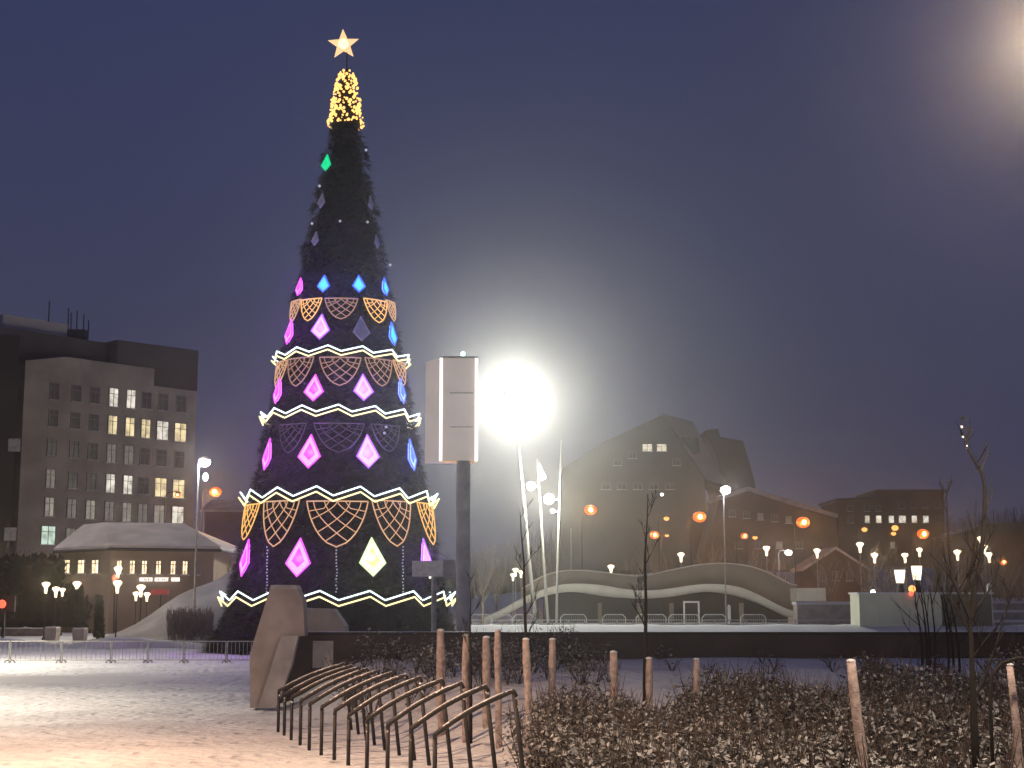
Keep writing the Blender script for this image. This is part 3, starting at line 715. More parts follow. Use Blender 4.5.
b = MB(); c = P(434, 600, SD); b.tube([(c.x, SD, -.1), (c.x, SD, P(434, 576, SD).z)], .085, M_steel, 8); part('post', b, sg)
a0, a1 = P(412.5, 561, SD), P(443, 576.5, SD); b = MB(); b.box(((a0.x + a1.x) / 2, SD, (a0.z + a1.z) / 2), (a1.x - a0.x, .35, a0.z - a1.z), M_white); part('sign_box', b, sg)
a0, a1 = P(443, 560, SD + .2), P(455, 577, SD + .2); b = MB(); b.box(((a0.x + a1.x) / 2, SD + .2, (a0.z + a1.z) / 2), (a1.x - a0.x, .3, a0.z - a1.z), M_conc2); part('side_box', b, sg)
b = MB(); b.ball(P(430, 577.5, SD - .1), .04, E_sign, 6); part('small_lamp', b, sg)

# ------------------------------------------------------------------ floodlight masts (far side of the square)
MD = 145.0
def mast(pts, r0, r1, label, name='mast', cat='mast', D=MD):
    pw = [P(x, y, D) for x, y in pts]; o = thing(name, (pw[-1].x, D, 0), label, cat)
    pw.append(Vector((pw[-1].x + .05, D, 0 - .2)));
    b = MB(); n = len(pw); b.tube(pw, [r0 + (r1 - r0) * i / (n - 1) for i in range(n)], M_mast, 8); part('pole', b, o, True); return o
m1 = mast([(515, 388), (518, 440), (523, 490), (529, 560), (535.5, 622)], .10, .22, 'tall leaning mast carrying the blinding white floodlights', 'floodlight_mast', 'floodlight mast')
b = MB(); bb = MB(); fc = P(515, 402, MD); br = MB()
for i in range(4):
    for j in range(3):
        c = fc + Vector(((i - 1.5) * 1.02, 0, (j - 1) * .95)); b = MB(); b.box(c + Vector((0, .3, 0)), (.86, .5, .76), M_dark); hf = part('floodlight', b, m1); b = MB(); b.lathe(c, [(.01, -.33), (.3, -.3), (.36, 0), (.3, .3), (.01, .33)], E_flood, 10); part('lens', b, hf)
for j in range(3): br = MB(); br.box(fc + Vector((0, .62, (j - 1) * .95)), (4.2, .12, .12), M_steel); part('crossbar', br, m1)
m2 = mast([(537, 459), (540, 500), (543.5, 560), (548, 622)], .07, .17, 'slim leaning mast with a lit pennant-shaped tip')
b = MB(); b.slab([P(539, 462, MD - .1), P(546.5, 478, MD - .1), P(540.5, 481, MD - .1)], (0, .08, 0), M_white); part('pennant', b, m2)
b = MB(); b.ball(P(531, 486, MD - .6), .42, E_flood2, 10); part('lamp', b, m2); plight(m2, P(531, 486, MD - 1.3), (1, .97, .78), 3000, .3); b = MB(); b.tube([P(531, 486, MD), P(539, 487, MD)], .06, M_mast, 5); part('arm', b, m2)
m3 = mast([(561, 440), (559.5, 500), (557.5, 560), (556.5, 622)], .06, .15, 'slim upright mast third from the pylon with paired lamps')
for x_, y_, r_ in ((549, 499, .5), (552.5, 511, .2)): b = MB(); b.ball(P(x_, y_, MD - .6), r_, E_flood2, 10); part('lamp', b, m3); plight(m3, P(x_, y_, MD - 1.4), (1, .97, .75), 7000 * r_, .3); b = MB(); b.tube([P(x_, y_, MD), P(559.5, y_ + 1, MD)], .06, M_mast, 5); part('arm', b, m3)
mast([(571, 528), (571, 570), (571, 600)], .05, .10, 'thin short pole rising behind the bridge beside the masts', 'slim_pole', 'pole', 172)

# ------------------------------------------------------------------ wavy bridge
BD = 160.0
def interp(tab, x):
    if x <= tab[0][0]: return tab[0][1]
    for (a, ya), (c, yc) in zip(tab, tab[1:]):
        if x <= c:
            t = (x - a) / (c - a); return ya + (yc - ya) * t
    return tab[-1][1]
def smooth_tab(tab, x, w_=9): return sum(interp(tab, x + d) for d in np.linspace(-w_, w_, 7)) / 7
up = [(520, 592), (540, 577), (562, 571), (589, 571), (622, 575.5), (644, 577), (671, 570.6), (699, 565), (726, 563.5), (753, 567), (768, 573), (795, 587)]
dt = [(478, 619), (496, 613), (515, 601.5), (535, 592), (556, 585), (576, 583), (603, 585), (622, 588.7), (644, 591), (671, 588.7), (699, 584), (718, 583.7), (740, 586.5), (759, 594.7), (778, 605), (794, 612)]
db = [(478, 626), (496, 620), (515, 610), (535, 599), (556, 593), (576, 591.4), (611, 597), (644, 599), (671, 597), (699, 592), (718, 591.4), (740, 596), (759, 602), (778, 611), (794, 619)]
br_ = thing('wavy_bridge', Vector((P(640, 600, BD).x, BD, 0)), 'pale wave-shaped footbridge across the far side of the square', 'bridge')
def ribbon(ta, tb_, xa, xb, D0, D1, m, n=70):
    b = MB(); vs = []
    for x in np.linspace(xa, xb, n):
        p = P(x, smooth_tab(ta, x), D0); q = P(x, smooth_tab(tb_, x), D0); dy = D1 - D0
        vs += [q, p, p + Vector((0, dy, 0)), q + Vector((0, dy, 0))]
    fs = []
    for i in range(n - 1):
        for k in range(4): fs.append((i * 4 + k, (i + 1) * 4 + k, (i + 1) * 4 + (k + 1) % 4, i * 4 + (k + 1) % 4))
    fs += [(0, 1, 2, 3), tuple((n - 1) * 4 + k for k in (3, 2, 1, 0))]
    b.add(vs, fs, m); return b
part('deck', ribbon(dt, db, 482, 796, BD, BD + 5.0, M_bridge), br_, True)
part('parapet', ribbon(up, dt, 522, 797, BD + 5.02, BD + 5.25, M_para), br_, True)
rl = [(a, y + 0) for a, y in up]; b = MB(); b.tube([P(x, smooth_tab(up, x) - .5, BD + 5.1) for x in np.linspace(522, 797, 60)], .09, M_bridge, 5); part('handrail', b, br_, True)
b = MB(); a0, a1 = P(797, 588, BD), P(826, 601, BD); b.box(((a0.x + a1.x) / 2, BD + 2, (a0.z + a1.z) / 2), (a1.x - a0.x, 4, a0.z - a1.z), M_bridge); part('end_block', b, br_)
part('under_deck_shade', ribbon([(a, y - 1) for a, y in db], [(545, 629), (790, 629)], 543, 788, BD + 3.4, BD + 3.8, M_dark), br_)  # dark sheet standing in for the shade under the deck
for x in (600, 640, 672, 742): b = MB(); c = P(x, 610, BD + 1.5); b.box((c.x, BD + 2.0, .9), (.35, 1.2, 2.6), M_para); part('pier', b, br_)
b = MB(); a0, a1 = P(684, 602, BD - 2), P(699, 624, BD - 2)
for x in (a0.x, a1.x): b.box((x, BD - 2, (a0.z) / 2), (.16, .2, a0.z), M_white)
b.box(((a0.x + a1.x) / 2, BD - 2, a0.z), (a1.x - a0.x + .16, .24, .18), M_white)
tag(b.build('white_gate_frame'), 'small white portal frame under the bridge', 'gate frame')
b = MB(); c = P(729, 606, BD - 8); b.box((c.x, BD - 8, c.z / 2), (.28, .28, c.z), M_white); b.ball((c.x, BD - 8, c.z), .14, M_white, 6); tag(b.build('white_bollard'), 'slender white post standing before the bridge arch', 'post')
# person on the bridge
def skin_person(loc, label, D):
    s = 1.0; me = bpy.data.meshes.new('person')
    vv = [(0, 0, .95), (0, 0, 1.2), (0, 0, 1.42), (0, -.02, 1.55), (0, -.03, 1.68), (-.2, 0, 1.4), (-.26, .03, 1.13), (-.24, -.1, .9), (.2, 0, 1.4), (.26, .03, 1.13), (.24, -.1, .9), (-.1, 0, .9), (-.12, -.08, .5), (-.12, .05, .08), (-.12, -.08, .04), (.1, 0, .9), (.12, .06, .5), (.12, .15, .08), (.12, .02, .04)]
    ee = [(0, 1), (1, 2), (2, 3), (3, 4), (2, 5), (5, 6), (6, 7), (2, 8), (8, 9), (9, 10), (0, 11), (11, 12), (12, 13), (13, 14), (0, 15), (15, 16), (16, 17), (17, 18)]
    rr = [.17, .17, .18, .07, .11, .08, .065, .05, .08, .065, .05, .11, .085, .06, .05, .11, .085, .06, .05]
    me.from_pydata(vv, ee, []); o = bpy.data.objects.new('person', me); COL.objects.link(o)
    m = o.modifiers.new('skin', 'SKIN'); sv = me.skin_vertices[0].data
    for i, r in enumerate(rr): sv[i].radius = (r, r)
    sv[0].use_root = True; o.modifiers.new('sub', 'SUBSURF').levels = 1
    me.materials.append(M_dark); o.location = loc; tag(o, label, 'person'); return o
c = P(640, 591, BD + 2.5); skin_person((c.x, BD + 2.5, c.z - .02), 'person in dark winter clothes walking in the dip of the bridge', BD)

# ------------------------------------------------------------------ barriers
def barrier(w_, h_, m, nb):
    return [('rail', [((-w_ / 2, 0, h_), (w_ / 2, 0, h_), .022)]), ('rail', [((-w_ / 2, 0, h_ * .16), (w_ / 2, 0, h_ * .16), .016)])]
def make_barrier(p, rz, w_, h_, m, label, group, nb=8, rtop=.022, arch=0):
    o = thing('crowd_barrier', (0, 0, 0), label, 'barrier', group)
    b = MB(); z1 = h_; z0 = h_ * .14
    if arch:
        pth = [(-w_ / 2, 0, 0), (-w_ / 2, 0, z1 - arch), (-w_ / 2 + arch, 0, z1), (w_ / 2 - arch, 0, z1), (w_ / 2, 0, z1 - arch), (w_ / 2, 0, 0)]
    else: pth = [(-w_ / 2, 0, 0), (-w_ / 2, 0, z1), (w_ / 2, 0, z1), (w_ / 2, 0, 0)]
    for a_, c_ in zip(pth, pth[1:]): b.tube([a_, c_], rtop, m, 6)
    b.tube([(-w_ / 2, 0, z0), (w_ / 2, 0, z0)], rtop * .8, m, 5); part('frame', b, o)
    b = MB()
    for i in range(1, nb): x = -w_ / 2 + w_ * i / nb; b.tube([(x, 0, z0), (x, 0, z1)], .008, m, 4, cap=False)
    part('bars', b, o)
    for s_ in (-1, 1):
        b = MB(); x = s_ * (w_ / 2 - .06); b.tube([(x, -.32, .02), (x, -.1, .10), (x, .1, .10), (x, .32, .02)], .025, m, 5); part('foot', b, o)
    o.location = p; o.rotation_euler = (0, 0, rz); return o
fl = [-32, 10.6, 62, 111.7, 148.5, 184.5, 227, 268]
fdesc = ['at the picture edge', 'before the dark olive building', 'below the group of funnel lamps', 'below the single tall funnel lamp', 'below the sloping foot of the snow hill', 'before the dark brush on the hill', 'before the foot of the fir, ending at the blade']
for i, (a, c_) in enumerate(zip(fl, fl[1:])):
    D = 56.5; A, B = P(a, 640, D), P(c_, 640, D); yb = D + (1.2 if i < 2 else 0)
    make_barrier(((A.x + B.x) / 2, D, 0), 0, B.x - A.x - .06, .79, M_steel, 'grey low crowd barrier ' + fdesc[i], 'grey barriers on the snow by the fir', 10)
for x0_, x1_, lab in ((470, 491, 'beside the pylon post'), (492, 512, 'second from the pylon post'), (513, 534, 'before the leaning floodlight mast'), (561, 587, 'arched, just past the upright mast'), (603, 626, 'arched, under the low dip of the bridge'), (637, 667, 'behind the lone sapling'), (669, 700, 'before the white portal frame'), (703, 727, 'beside the slender white post'), (741, 766, 'below the downhill bridge end')):
    D = 126; A, B = P(x0_, 620, D), P(x1_, 620, D)
    make_barrier(((A.x + B.x) / 2, D + random.random(), 0), random.gauss(0, .04), B.x - A.x, 1.25, M_white, 'white crowd barrier ' + lab, 'white barriers on the far square', 12, .04, .25)
# low fence on the far square
ff = thing('low_fence', (P(600, 620, 131).x, 131, 0), 'long pale rail fence across the far square behind the barriers', 'fence'); b = MB()
A, B = P(455, 620, 131), P(860, 620, 131)
for z in (.75, .35): b.tube([(A.x, 131, z), (B.x, 131, z)], .05, M_mast, 5)
part('rail', b, ff)
for i in range(26): b = MB(); x = A.x + (B.x - A.x) * i / 25; b.box((x, 131, .4), (.09, .09, .8), M_mast); part('post', b, ff)

# ------------------------------------------------------------------ kiosk on the far side
KD = 112.0
ks = thing('kiosk', (P(920, 620, KD).x, KD, 0), 'long flat-roofed kiosk with pale green panels and a dark end', 'kiosk')
a0, a1, a2 = P(859, 594, KD), P(941, 594, KD), P(992, 594, KD); zt = a0.z
b = MB(); b.box(((a0.x + a1.x) / 2, KD + 1.5, zt / 2), (a1.x - a0.x, 3, zt), M_kiosk); part('front_panel', b, ks)
b = MB(); b.box(((a1.x + a2.x) / 2, KD + 1.7, zt / 2 - .02), (a2.x - a1.x, 3, zt), M_kioskd); part('dark_panel', b, ks)
b = MB(); b.box(((a0.x + a2.x) / 2, KD + 1.5, zt + .06), (a2.x - a0.x + .2, 3.3, .12), M_snowfar); part('snow_roof', b, ks)
b = MB()
for x in (877, 900, 921): c = P(x, 600, KD); b.box((c.x, KD - .01, zt / 2), (.05, .03, zt), M_white)
part('seams', b, ks)
b = MB(); b.ball(P(873, 592, KD + .4), .16, E_white, 6); part('roof_lamp', b, ks)
b = MB(); b.ball(P(912, 589, KD + .4), .28, E_sods, 8); b.ball(P(911, 593.5, KD - .2), .18, E_red, 6); tag(b.build('red_lantern'), 'orange-red glowing lantern on the kiosk roof edge', 'lantern')
# ledge between bridge and kiosk
b = MB(); a0, a1 = P(797, 602, 140), P(862, 606, 140); b.box(((a0.x + a1.x) / 2, 141, a0.z / 2), (a1.x - a0.x, 2, a0.z - .25), M_conc); b.box(((a0.x + a1.x) / 2, 141, a0.z - .1), (a1.x - a0.x + .2, 2.3, .28), M_snowfar)
tag(b.build('low_terrace'), 'low snow-topped terrace wall between bridge and kiosk', 'terrace wall')
st_ = thing('snowy_steps', (P(1010, 620, 128).x, 128, 0), 'snow-covered steps at the picture edge beyond the kiosk', 'steps')
for k_, (y, D) in enumerate(((603, 140), (612, 134), (622, 128))):
    b = MB(); a0, a1 = P(992, y, D), P(1060, y, D); b.box(((a0.x + a1.x) / 2, D + 1, a0.z / 2 - .1), (a1.x - a0.x, 2, a0.z + .15), M_conc); b.box(((a0.x + a1.x) / 2, D + 1, a0.z + .06), (a1.x - a0.x, 2.2, .2), M_snowfar); part('step', b, st_)
b = MB(); c = P(989, 585, 118); b.box((c.x, 118, c.z / 2), (.3, .3, c.z), M_white); b.ball((c.x, 118, c.z), .15, M_white, 6); tag(b.build('white_post'), 'thin bright white post at the dark end of the kiosk', 'post')
for x, lab in ((900, 'cylinder lamp on the kiosk roof nearer the bridge'), (917, 'taller cylinder lamp on the kiosk roof nearer the bare tree')):
    D = KD + 2; t = P(x, 570 if x == 900 else 566, D).z; m_ = P(x, 583 if x == 900 else 580, D).z; c = P(x, 580, D)
    o = thing('cylinder_lamp', (c.x, D, zt + .1), lab, 'lamp', 'lit cylinder lamps'); b = MB(); b.lathe((c.x, D, 0), [(.28, m_), (.36, (m_ + t) / 2), (.42, t)], E_kettle, 10); part('lamp_shade', b, o)
    b = MB(); b.lathe((c.x, D, 0), [(.3, zt), (.22, m_)], M_dark, 8); part('stand', b, o)

# ------------------------------------------------------------------ funnel lamps
def funnel_lamp(px, py, D, base_y=None, label='', scale=1.0, light=0, zb=None):
    c = P(px, py, D); gz = ground_z(c.x, D) if zb is None else zb
    o = thing('funnel_lamp', (c.x, D, gz), label, 'street lamp', 'funnel-headed lamps of the square')
    s = scale; z = c.z
    b = MB(); b.lathe((c.x, D, z), [(.11 * s, -.66 * s), (.15 * s, -.15 * s), (.34 * s, .10 * s), (.38 * s, .22 * s), (.24 * s, .32 * s), (.02, .36 * s)], E_warm, 12); part('lamp_shade', b, o, True)
    b = MB(); b.tube([(c.x, D, gz - .1), (c.x, D, z - .5 * s)], [.07 * s, .05 * s], M_steel if D > 110 else M_dark, 6); part('pole', b, o)
    b = MB(); b.lathe((c.x, D, gz), [(.2 * s, -.05), (.18 * s, .1), (.09 * s, .2)], M_dark, 8); part('foot', b, o)
    if light: plight(o, c + Vector((0, -.2, .75 * s)), (1, .78, .5), light, .3)
FL = [
 (46, 586, 92, 'funnel lamp nearest the olive building', .95, 260), (56, 590.5, 98, 'lower funnel lamp of the tight trio', .95, 0), (62.5, 591, 104, 'smallest funnel lamp, half hidden behind the tight trio', .8, 0), (77, 585.5, 90, 'funnel lamp over the dark pruned column', .95, 260),
 (117.5, 585, 87, 'funnel lamp on a dark pole in front of the tan pavilion', 1.0, 420), (118, 570.5, 100, 'wide-headed lamp above its neighbour before the tan pavilion', 1.05, 200),
 (136, 595, 97, 'lower lamp of the bright cluster under the shop lettering', .8, 0), (141, 589, 99, 'top lamp of the bright cluster under the shop lettering', 1.1, 150), (147, 595.5, 97, 'lamp of the bright cluster nearest the snow hill', .8, 0),
 (611, 568, 175, 'funnel lamp standing over the first crest of the bridge', 1.05, 0), (681, 556, 178, 'funnel lamp between the saplings and the white street lamp', 1.1, 250), (766.5, 549.5, 170, 'funnel lamp above the falling end of the bridge', 1.1, 250), (817, 552, 175, 'funnel lamp before the gabled brown house', 1.1, 200),
 (860, 546, 160, 'highest funnel lamp between gabled house and kiosk', 1.1, 250), (874.5, 556.5, 150, 'funnel lamp just above the kiosk corner', 1.0, 200), (905, 556.5, 155, 'funnel lamp behind the first cylinder lamp', 1.0, 0), (919.5, 551, 172, 'funnel lamp behind the second cylinder lamp', 1.0, 200), (957.5, 553.5, 150, 'funnel lamp seen through the forked sapling', 1.05, 300),
 (981, 540, 150, 'top lamp of the bright cluster behind the forked sapling', 1.0, 300), (984.5, 548, 155, 'middle lamp of the bright cluster behind the forked sapling', .9, 0), (989, 556, 150, 'lowest lamp of the bright cluster behind the forked sapling', 1.0, 200),
 (515.5, 571, 165, 'lamp of the small group beside the floodlight mast foot, higher', .9, 200), (513, 576, 160, 'lamp of the small group beside the floodlight mast foot, lower', .8, 0), (521, 573, 168, 'lamp hiding behind the mast-side sapling', .8, 0)]
for px, py, D, lab, s, li in FL: funnel_lamp(px, py, D, None, 'lit ' + lab, s * (.72 if px < 200 else 1), li)

# ------------------------------------------------------------------ street lamps with round glow
def street_lamp(px, py, D, label, lens, r, colour, power, pole=True, group='sodium street lamps', armx=1.2, name='street_lamp', polebase=None):
    c = P(px, py, D); X = c.x - armx; gz = ground_z(X, D)
    o = thing(name, (X, D, gz), label, 'street lamp', group)
    b = MB(); b.tube([(X, D, gz - .1), (X, D, c.z - .2), (X + armx * .15, D, c.z + .18), (c.x - .1 * armx, D, c.z + .32)], [.08, .05, .035, .03], M_dark if lens in (E_sodhalo, E_sods) else M_steel, 6); part('pole', b, o)
    b = MB(); b.lathe((c.x, D, c.z + .1), [(r * .9, .0), (r * .8, .16), (.05, .22)], M_dark, 10); part('lamp_head', b, o)
    b = MB(); b.ball(c, r, lens, 10, .8); part('lens', b, o, True)  # sodium globes include the painted halo
    if power: plight(o, c + Vector((0, -r - .25, -.1)), colour, power * .33, .25)
    if lens is E_sodhalo: bq = MB(); bq.ball(c + Vector((0, -r * .8, 0)), r * .36, E_sodc, 8); part('bulb', bq, o, True)
    return o
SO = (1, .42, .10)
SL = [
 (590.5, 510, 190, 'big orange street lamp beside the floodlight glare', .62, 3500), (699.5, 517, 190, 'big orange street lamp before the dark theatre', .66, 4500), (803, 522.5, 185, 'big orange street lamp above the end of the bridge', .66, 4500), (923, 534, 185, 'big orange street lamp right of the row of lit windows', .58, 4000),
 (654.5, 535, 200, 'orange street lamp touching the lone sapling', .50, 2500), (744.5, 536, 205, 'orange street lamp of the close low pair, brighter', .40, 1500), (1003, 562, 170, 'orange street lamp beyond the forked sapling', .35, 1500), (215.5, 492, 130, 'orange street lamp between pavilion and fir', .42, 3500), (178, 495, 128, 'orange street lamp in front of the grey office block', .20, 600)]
for px, py, D, lab, r, pw in SL: street_lamp(px, py, D, lab, E_sodhalo, r * 1.3, SO, pw, armx=1.1 if px != 654.5 else -1.0)
for px, py, D, lab, r in ((666.5, 518.5, 230, 'small orange lamp under the two lit theatre windows', .42), (667, 535.5, 230, 'tiny yellow lamp beside the sapling', .28), (755, 537.5, 215, 'orange lamp of the close low pair, dimmer', .36), (770.5, 523.5, 235, 'small amber lamp before the theatre side roof', .50), (864.5, 529.5, 240, 'small amber lamp under the first lit window of the far block', .46), (895, 528, 240, 'amber lamp under the middle windows of the far block', .56), (893.5, 533.5, 235, 'amber lamp just below another under the far block', .42)):
    street_lamp(px, py, D, lab, E_sods, r, SO, 0, group='small far amber lamps')
street_lamp(788.5, 552.5, 180, 'pinkish white street lamp beside the bridge end', E_pinkw, .42, (1, .85, .85), 1200, group='white street lamps')
street_lamp(725.5, 490, 150, 'tall white street lamp in front of the theatre', E_white, .50, (1, .95, .95), 2500, group='white street lamps', armx=.2)
wl = street_lamp(204.5, 462, 90, 'tall white street lamp in front of the pavilion roof', E_white, .36, (1, .93, .85), 2600, group='white street lamps', armx=.35)
b = MB(); b.ball(P(205.5, 477, 90), .15, E_white, 8, 1.6); part('lower_lens', b, wl)
b = MB(); b.ball(P(662, 494.5, 229), .2, E_white, 6); b.ball(P(662, 494.5, 229) + Vector((0, .2, 0)), .18, M_dark, 6); tag(b.build('wall_lamp'), 'tiny white lamp on the dark theatre wall', 'lamp')

# main lights: floodlight aimed at the square / camera, lamps outside the picture, some added to brighten the snow
fdir = Vector((0, 0, 1)) - fc
q = fdir.to_track_quat('-Z', 'Y').to_euler()
plight(m1, fc + Vector((0, -.6, 0)), (1, 1, .86), 56000, 1.2, 'SPOT', q, R(150), blend=.8)
def big_lamp(c, polex, label, colour, power, lens, cone=150, hw_=.8, blend=.6):
    o = thing('street_lamp', (polex, c.y, 0), label, 'street lamp', 'lamps standing beside the viewpoint')
    b = MB(); b.tube([(polex, c.y, -.1), (polex, c.y, c.z - .3), (polex + (c.x - polex) * .3, c.y, c.z + .2), (c.x, c.y, c.z + .25)], [.12, .08, .06, .05], M_steel, 8); part('pole', b, o, True)
    b = MB(); b.box((c.x, c.y, c.z + .14), (hw_, .35, .12), M_dark); part('lamp_head', b, o)
    b = MB(); b.box((c.x, c.y, c.z + .06), (hw_ * .75, .26, .04), lens); part('lens', b, o)
    if cone: plight(o, c + Vector((0, 0, -.08)), colour, power, .2, 'SPOT', (0, 0, 0), R(cone), blend=blend)
    else: plight(o, c + Vector((0, 0, -.08)), colour, power, .2)
    return o
big_lamp(P(1052, 30, 12), P(1052, 30, 12).x + 1.2, 'tall warm street lamp rising above the shrubs beyond the picture edge', (1, .74, .52), 2700, emi('warm_street_lens', (1, .72, .48), 14), 0, .3)
big_lamp(Vector((-9.5, 16, 9)), -11, 'tall warm street lamp above the trampled snow beside the viewpoint', (1, .61, .36), 12500, E_sods, 146, blend=.7)
big_lamp(Vector((-25, 52, 10)), -27, 'unseen tall white lamp added beyond the picture edge to brighten the snow by the low barriers', (1, .88, .66), 20000, E_white, 155, blend=.8)  # unseen lamp added to brighten the snow round the barriers
big_lamp(Vector((-16, 32, 9)), -18, 'unseen warm white lamp added beyond the picture edge to brighten the snow near the concrete blade', (1, .84, .62), 9000, E_white, 128, blend=.8)  # unseen fill lamp added to lift the dim band of snow
big_lamp(Vector((37, 84, 10)), 39, 'tall white street lamp beyond the picture edge, lighting the kiosk front', (1, .96, .70), 26000, E_white)
big_lamp(P(-60, 330, 112), P(-60, 330, 112).x - 2, 'high street lamp before the olive building, beyond the picture edge', (1, .88, .75), 9000, E_white)

# ------------------------------------------------------------------ buildings on the left
def wall_frame(A, B):
    A = Vector((A[0], A[1], 0)); B = Vector((B[0], B[1], 0)); u = (B - A).normalized(); n = Vector((u.y, -u.x, 0)); return A, u, n, (B - A).length
def fpos(px, fr):        # ray/vertical-plane intersection -> distance along wall
    A, u, n, ln = fr; r = ray(px, 500); t = A.dot(n) / (r.x * n.x + r.y * n.y); p = r * t; return (Vector((p.x, p.y, 0)) - A).dot(u)
def fz(px, py, fr):
    A, u, n, ln = fr; r = ray(px, py); t = A.dot(n) / (r.x * n.x + r.y * n.y); return EYE + r.z * t
def window(par, fr, px, py, wpx, hpx, lit, m_glass=None, bars=True, label=None):
    A, u, n, ln = fr; s0, s1 = fpos(px - wpx / 2, fr), fpos(px + wpx / 2, fr); z1, z0 = fz(px, py - hpx / 2, fr), fz(px, py + hpx / 2, fr)
    def q(s, z, o): return A + u * s + n * o + Vector((0, 0, z))
    b = MB(); t = .09
    def bar(sa, sb_, za, zb, o0, o1, m): b.hexa([q(sa, za, o1), q(sb_, za, o1), q(sb_, za, o0), q(sa, za, o0), q(sa, zb, o1), q(sb_, zb, o1), q(sb_, zb, o0), q(sa, zb, o0)], m)
    bar(s0, s0 + t, z0, z1, .003, .09, M_frame); bar(s1 - t, s1, z0, z1, .003, .09, M_frame); bar(s0 + t, s1 - t, z1 - t, z1, .003, .09, M_frame); bar(s0 - .1, s1 + .1, z0 - .1, z0, .003, .16, M_roofs)
    if bars:
        m_ = (s0 + s1) / 2; bar(m_ - .03, m_ + .03, z0, z1 - t, .003, .07, M_frame); bar(s0 + t, m_ - .03, z1 - (z1 - z0) * .33 - .03, z1 - (z1 - z0) * .33 + .03, .003, .07, M_frame); bar(m_ + .03, s1 - t, z1 - (z1 - z0) * .33 - .03, z1 - (z1 - z0) * .33 + .03, .003, .07, M_frame)
    f = part('window', b, par)
    b = MB(); g_ = m_glass
    b.hexa([q(s0 + t, z0, .03), q(s1 - t, z0, .03), q(s1 - t, z0, .004), q(s0 + t, z0, .004), q(s0 + t, z1 - t, .03), q(s1 - t, z1 - t, .03), q(s1 - t, z1 - t, .004), q(s0 + t, z1 - t, .004)], g_)
    p = part('pane', b, f)
def winmat(name, c, s, sc=1.4):
    m = mat(name, (.3, .3, .3), .4, emis=c, estr=s); n = m.node_tree.nodes; l = m.node_tree.links; b = n['Principled BSDF']
    t = n.new('ShaderNodeTexCoord'); q = n.new('ShaderNodeTexNoise'); q.inputs['Scale'].default_value = sc; q.inputs['Detail'].default_value = 2
    r = n.new('ShaderNodeMapRange'); r.inputs[1].default_value = .35; r.inputs[2].default_value = .65; r.inputs[3].default_value = s * .45; r.inputs[4].default_value = s * 1.35
    l.new(t.outputs['Object'], q.inputs['Vector']); l.new(q.outputs['Fac'], r.inputs[0]); l.new(r.outputs[0], b.inputs['Emission Strength']); return m
W_white = winmat('lit_pane_white', (1, .93, .78), .75); W_warm = winmat('lit_pane_warm', (1, .80, .42), .85); W_green = winmat('lit_pane_greenish', (.75, 1, .82), .7)
W_dim = winmat('dim_pane', (1, .90, .72), .20); W_vdim = winmat('very_dim_pane', (1, .85, .7), .09); W_pav = winmat('pavilion_pane', (1, .76, .45), 2.0, 3)
W_faint = winmat('faint_pane', (1, .85, .7), .035); W_far = winmat('far_pane', (1, .90, .68), .85)
ob = thing('office_block', (-43, 156, 0), 'large grey office block with scattered lit windows behind the tan pavilion', 'office building')
fr = wall_frame((P(19, 500, 150).x, 150), (P(193.5, 500, 166).x, 166)); A, u, n, ln = fr
back = -n * 18
b = MB(); s_step = fpos(150, fr)
zL, zM, zR = fz(22, 357, fr), fz(60, 357, fr), fz(150, 368, fr); zS = fz(175, 388.5, fr)
def pt2(s, o): p = A + u * s + n * o; return (p.x, p.y)
s60 = fpos(60, fr)
b.prism([pt2(0, 0), pt2(s60, 0), pt2(s_step, 0), pt2(s_step, -17), pt2(0, -17)], -.1, [zL - .3, zM + .1, zR, zR, zL - .3], M_fac)
b.prism([pt2(s_step, -.02), pt2(ln, -.02), pt2(ln, -17), pt2(s_step, -17)], -.1, zS, M_fac)
part('wall', b, ob)
b = MB(); za = fz(150, 349.5, fr)
b.prism([pt2(s_step - 4, -1.2), pt2(ln + .35, -.4), pt2(ln + .35, -14), pt2(s_step - 4, -14)], zS + .01, fz(193, 349, fr) , M_facd)
b.prism([pt2(-8, -2.5), pt2(fpos(117, fr), -2.5), pt2(fpos(117, fr), -14), pt2(-8, -14)], zL - 4, fz(60, 331, fr), M_facd)
part('attic_storey', b, ob)
b = MB(); b.prism([pt2(fpos(20, fr), -5), pt2(fpos(88, fr), -5), pt2(fpos(88, fr), -12), pt2(fpos(20, fr), -12)], fz(60, 331, fr) + .01, fz(60, 313, fr), M_pent); part('penthouse', b, ob)
for x, y0, y1 in ((67, 298, 315), (87, 305, 332), (90, 310, 332), (96, 308, 332), (103, 312, 332), (108, 318, 332)):
    s_ = fpos(x, fr); p = A + u * s_ - n * 5; b = MB(); b.tube([(p.x, p.y, fz(x, y1, fr)), (p.x, p.y, fz(x, y0, fr) + .5)], .07, M_dark, 4); part('antenna', b, ob)
b = MB(); s_ = fpos(95, fr); p = A + u * s_ - n * 5; b.box((p.x, p.y, fz(95, 328, fr)), (2.4, 1.5, .9), M_dark)
part('roof_hatch', b, ob)
colx = [49.5, 72, 90.6, 109.5, 127, 143, 160, 178]
def rowy(r, x): t = (x - 49.5) / 128.5; base = [390.5, 417.5, 447, 478, 506.5, 535][r]; return base + t * [13, 14.5, 12.5, 10.5, 9, 7][r]
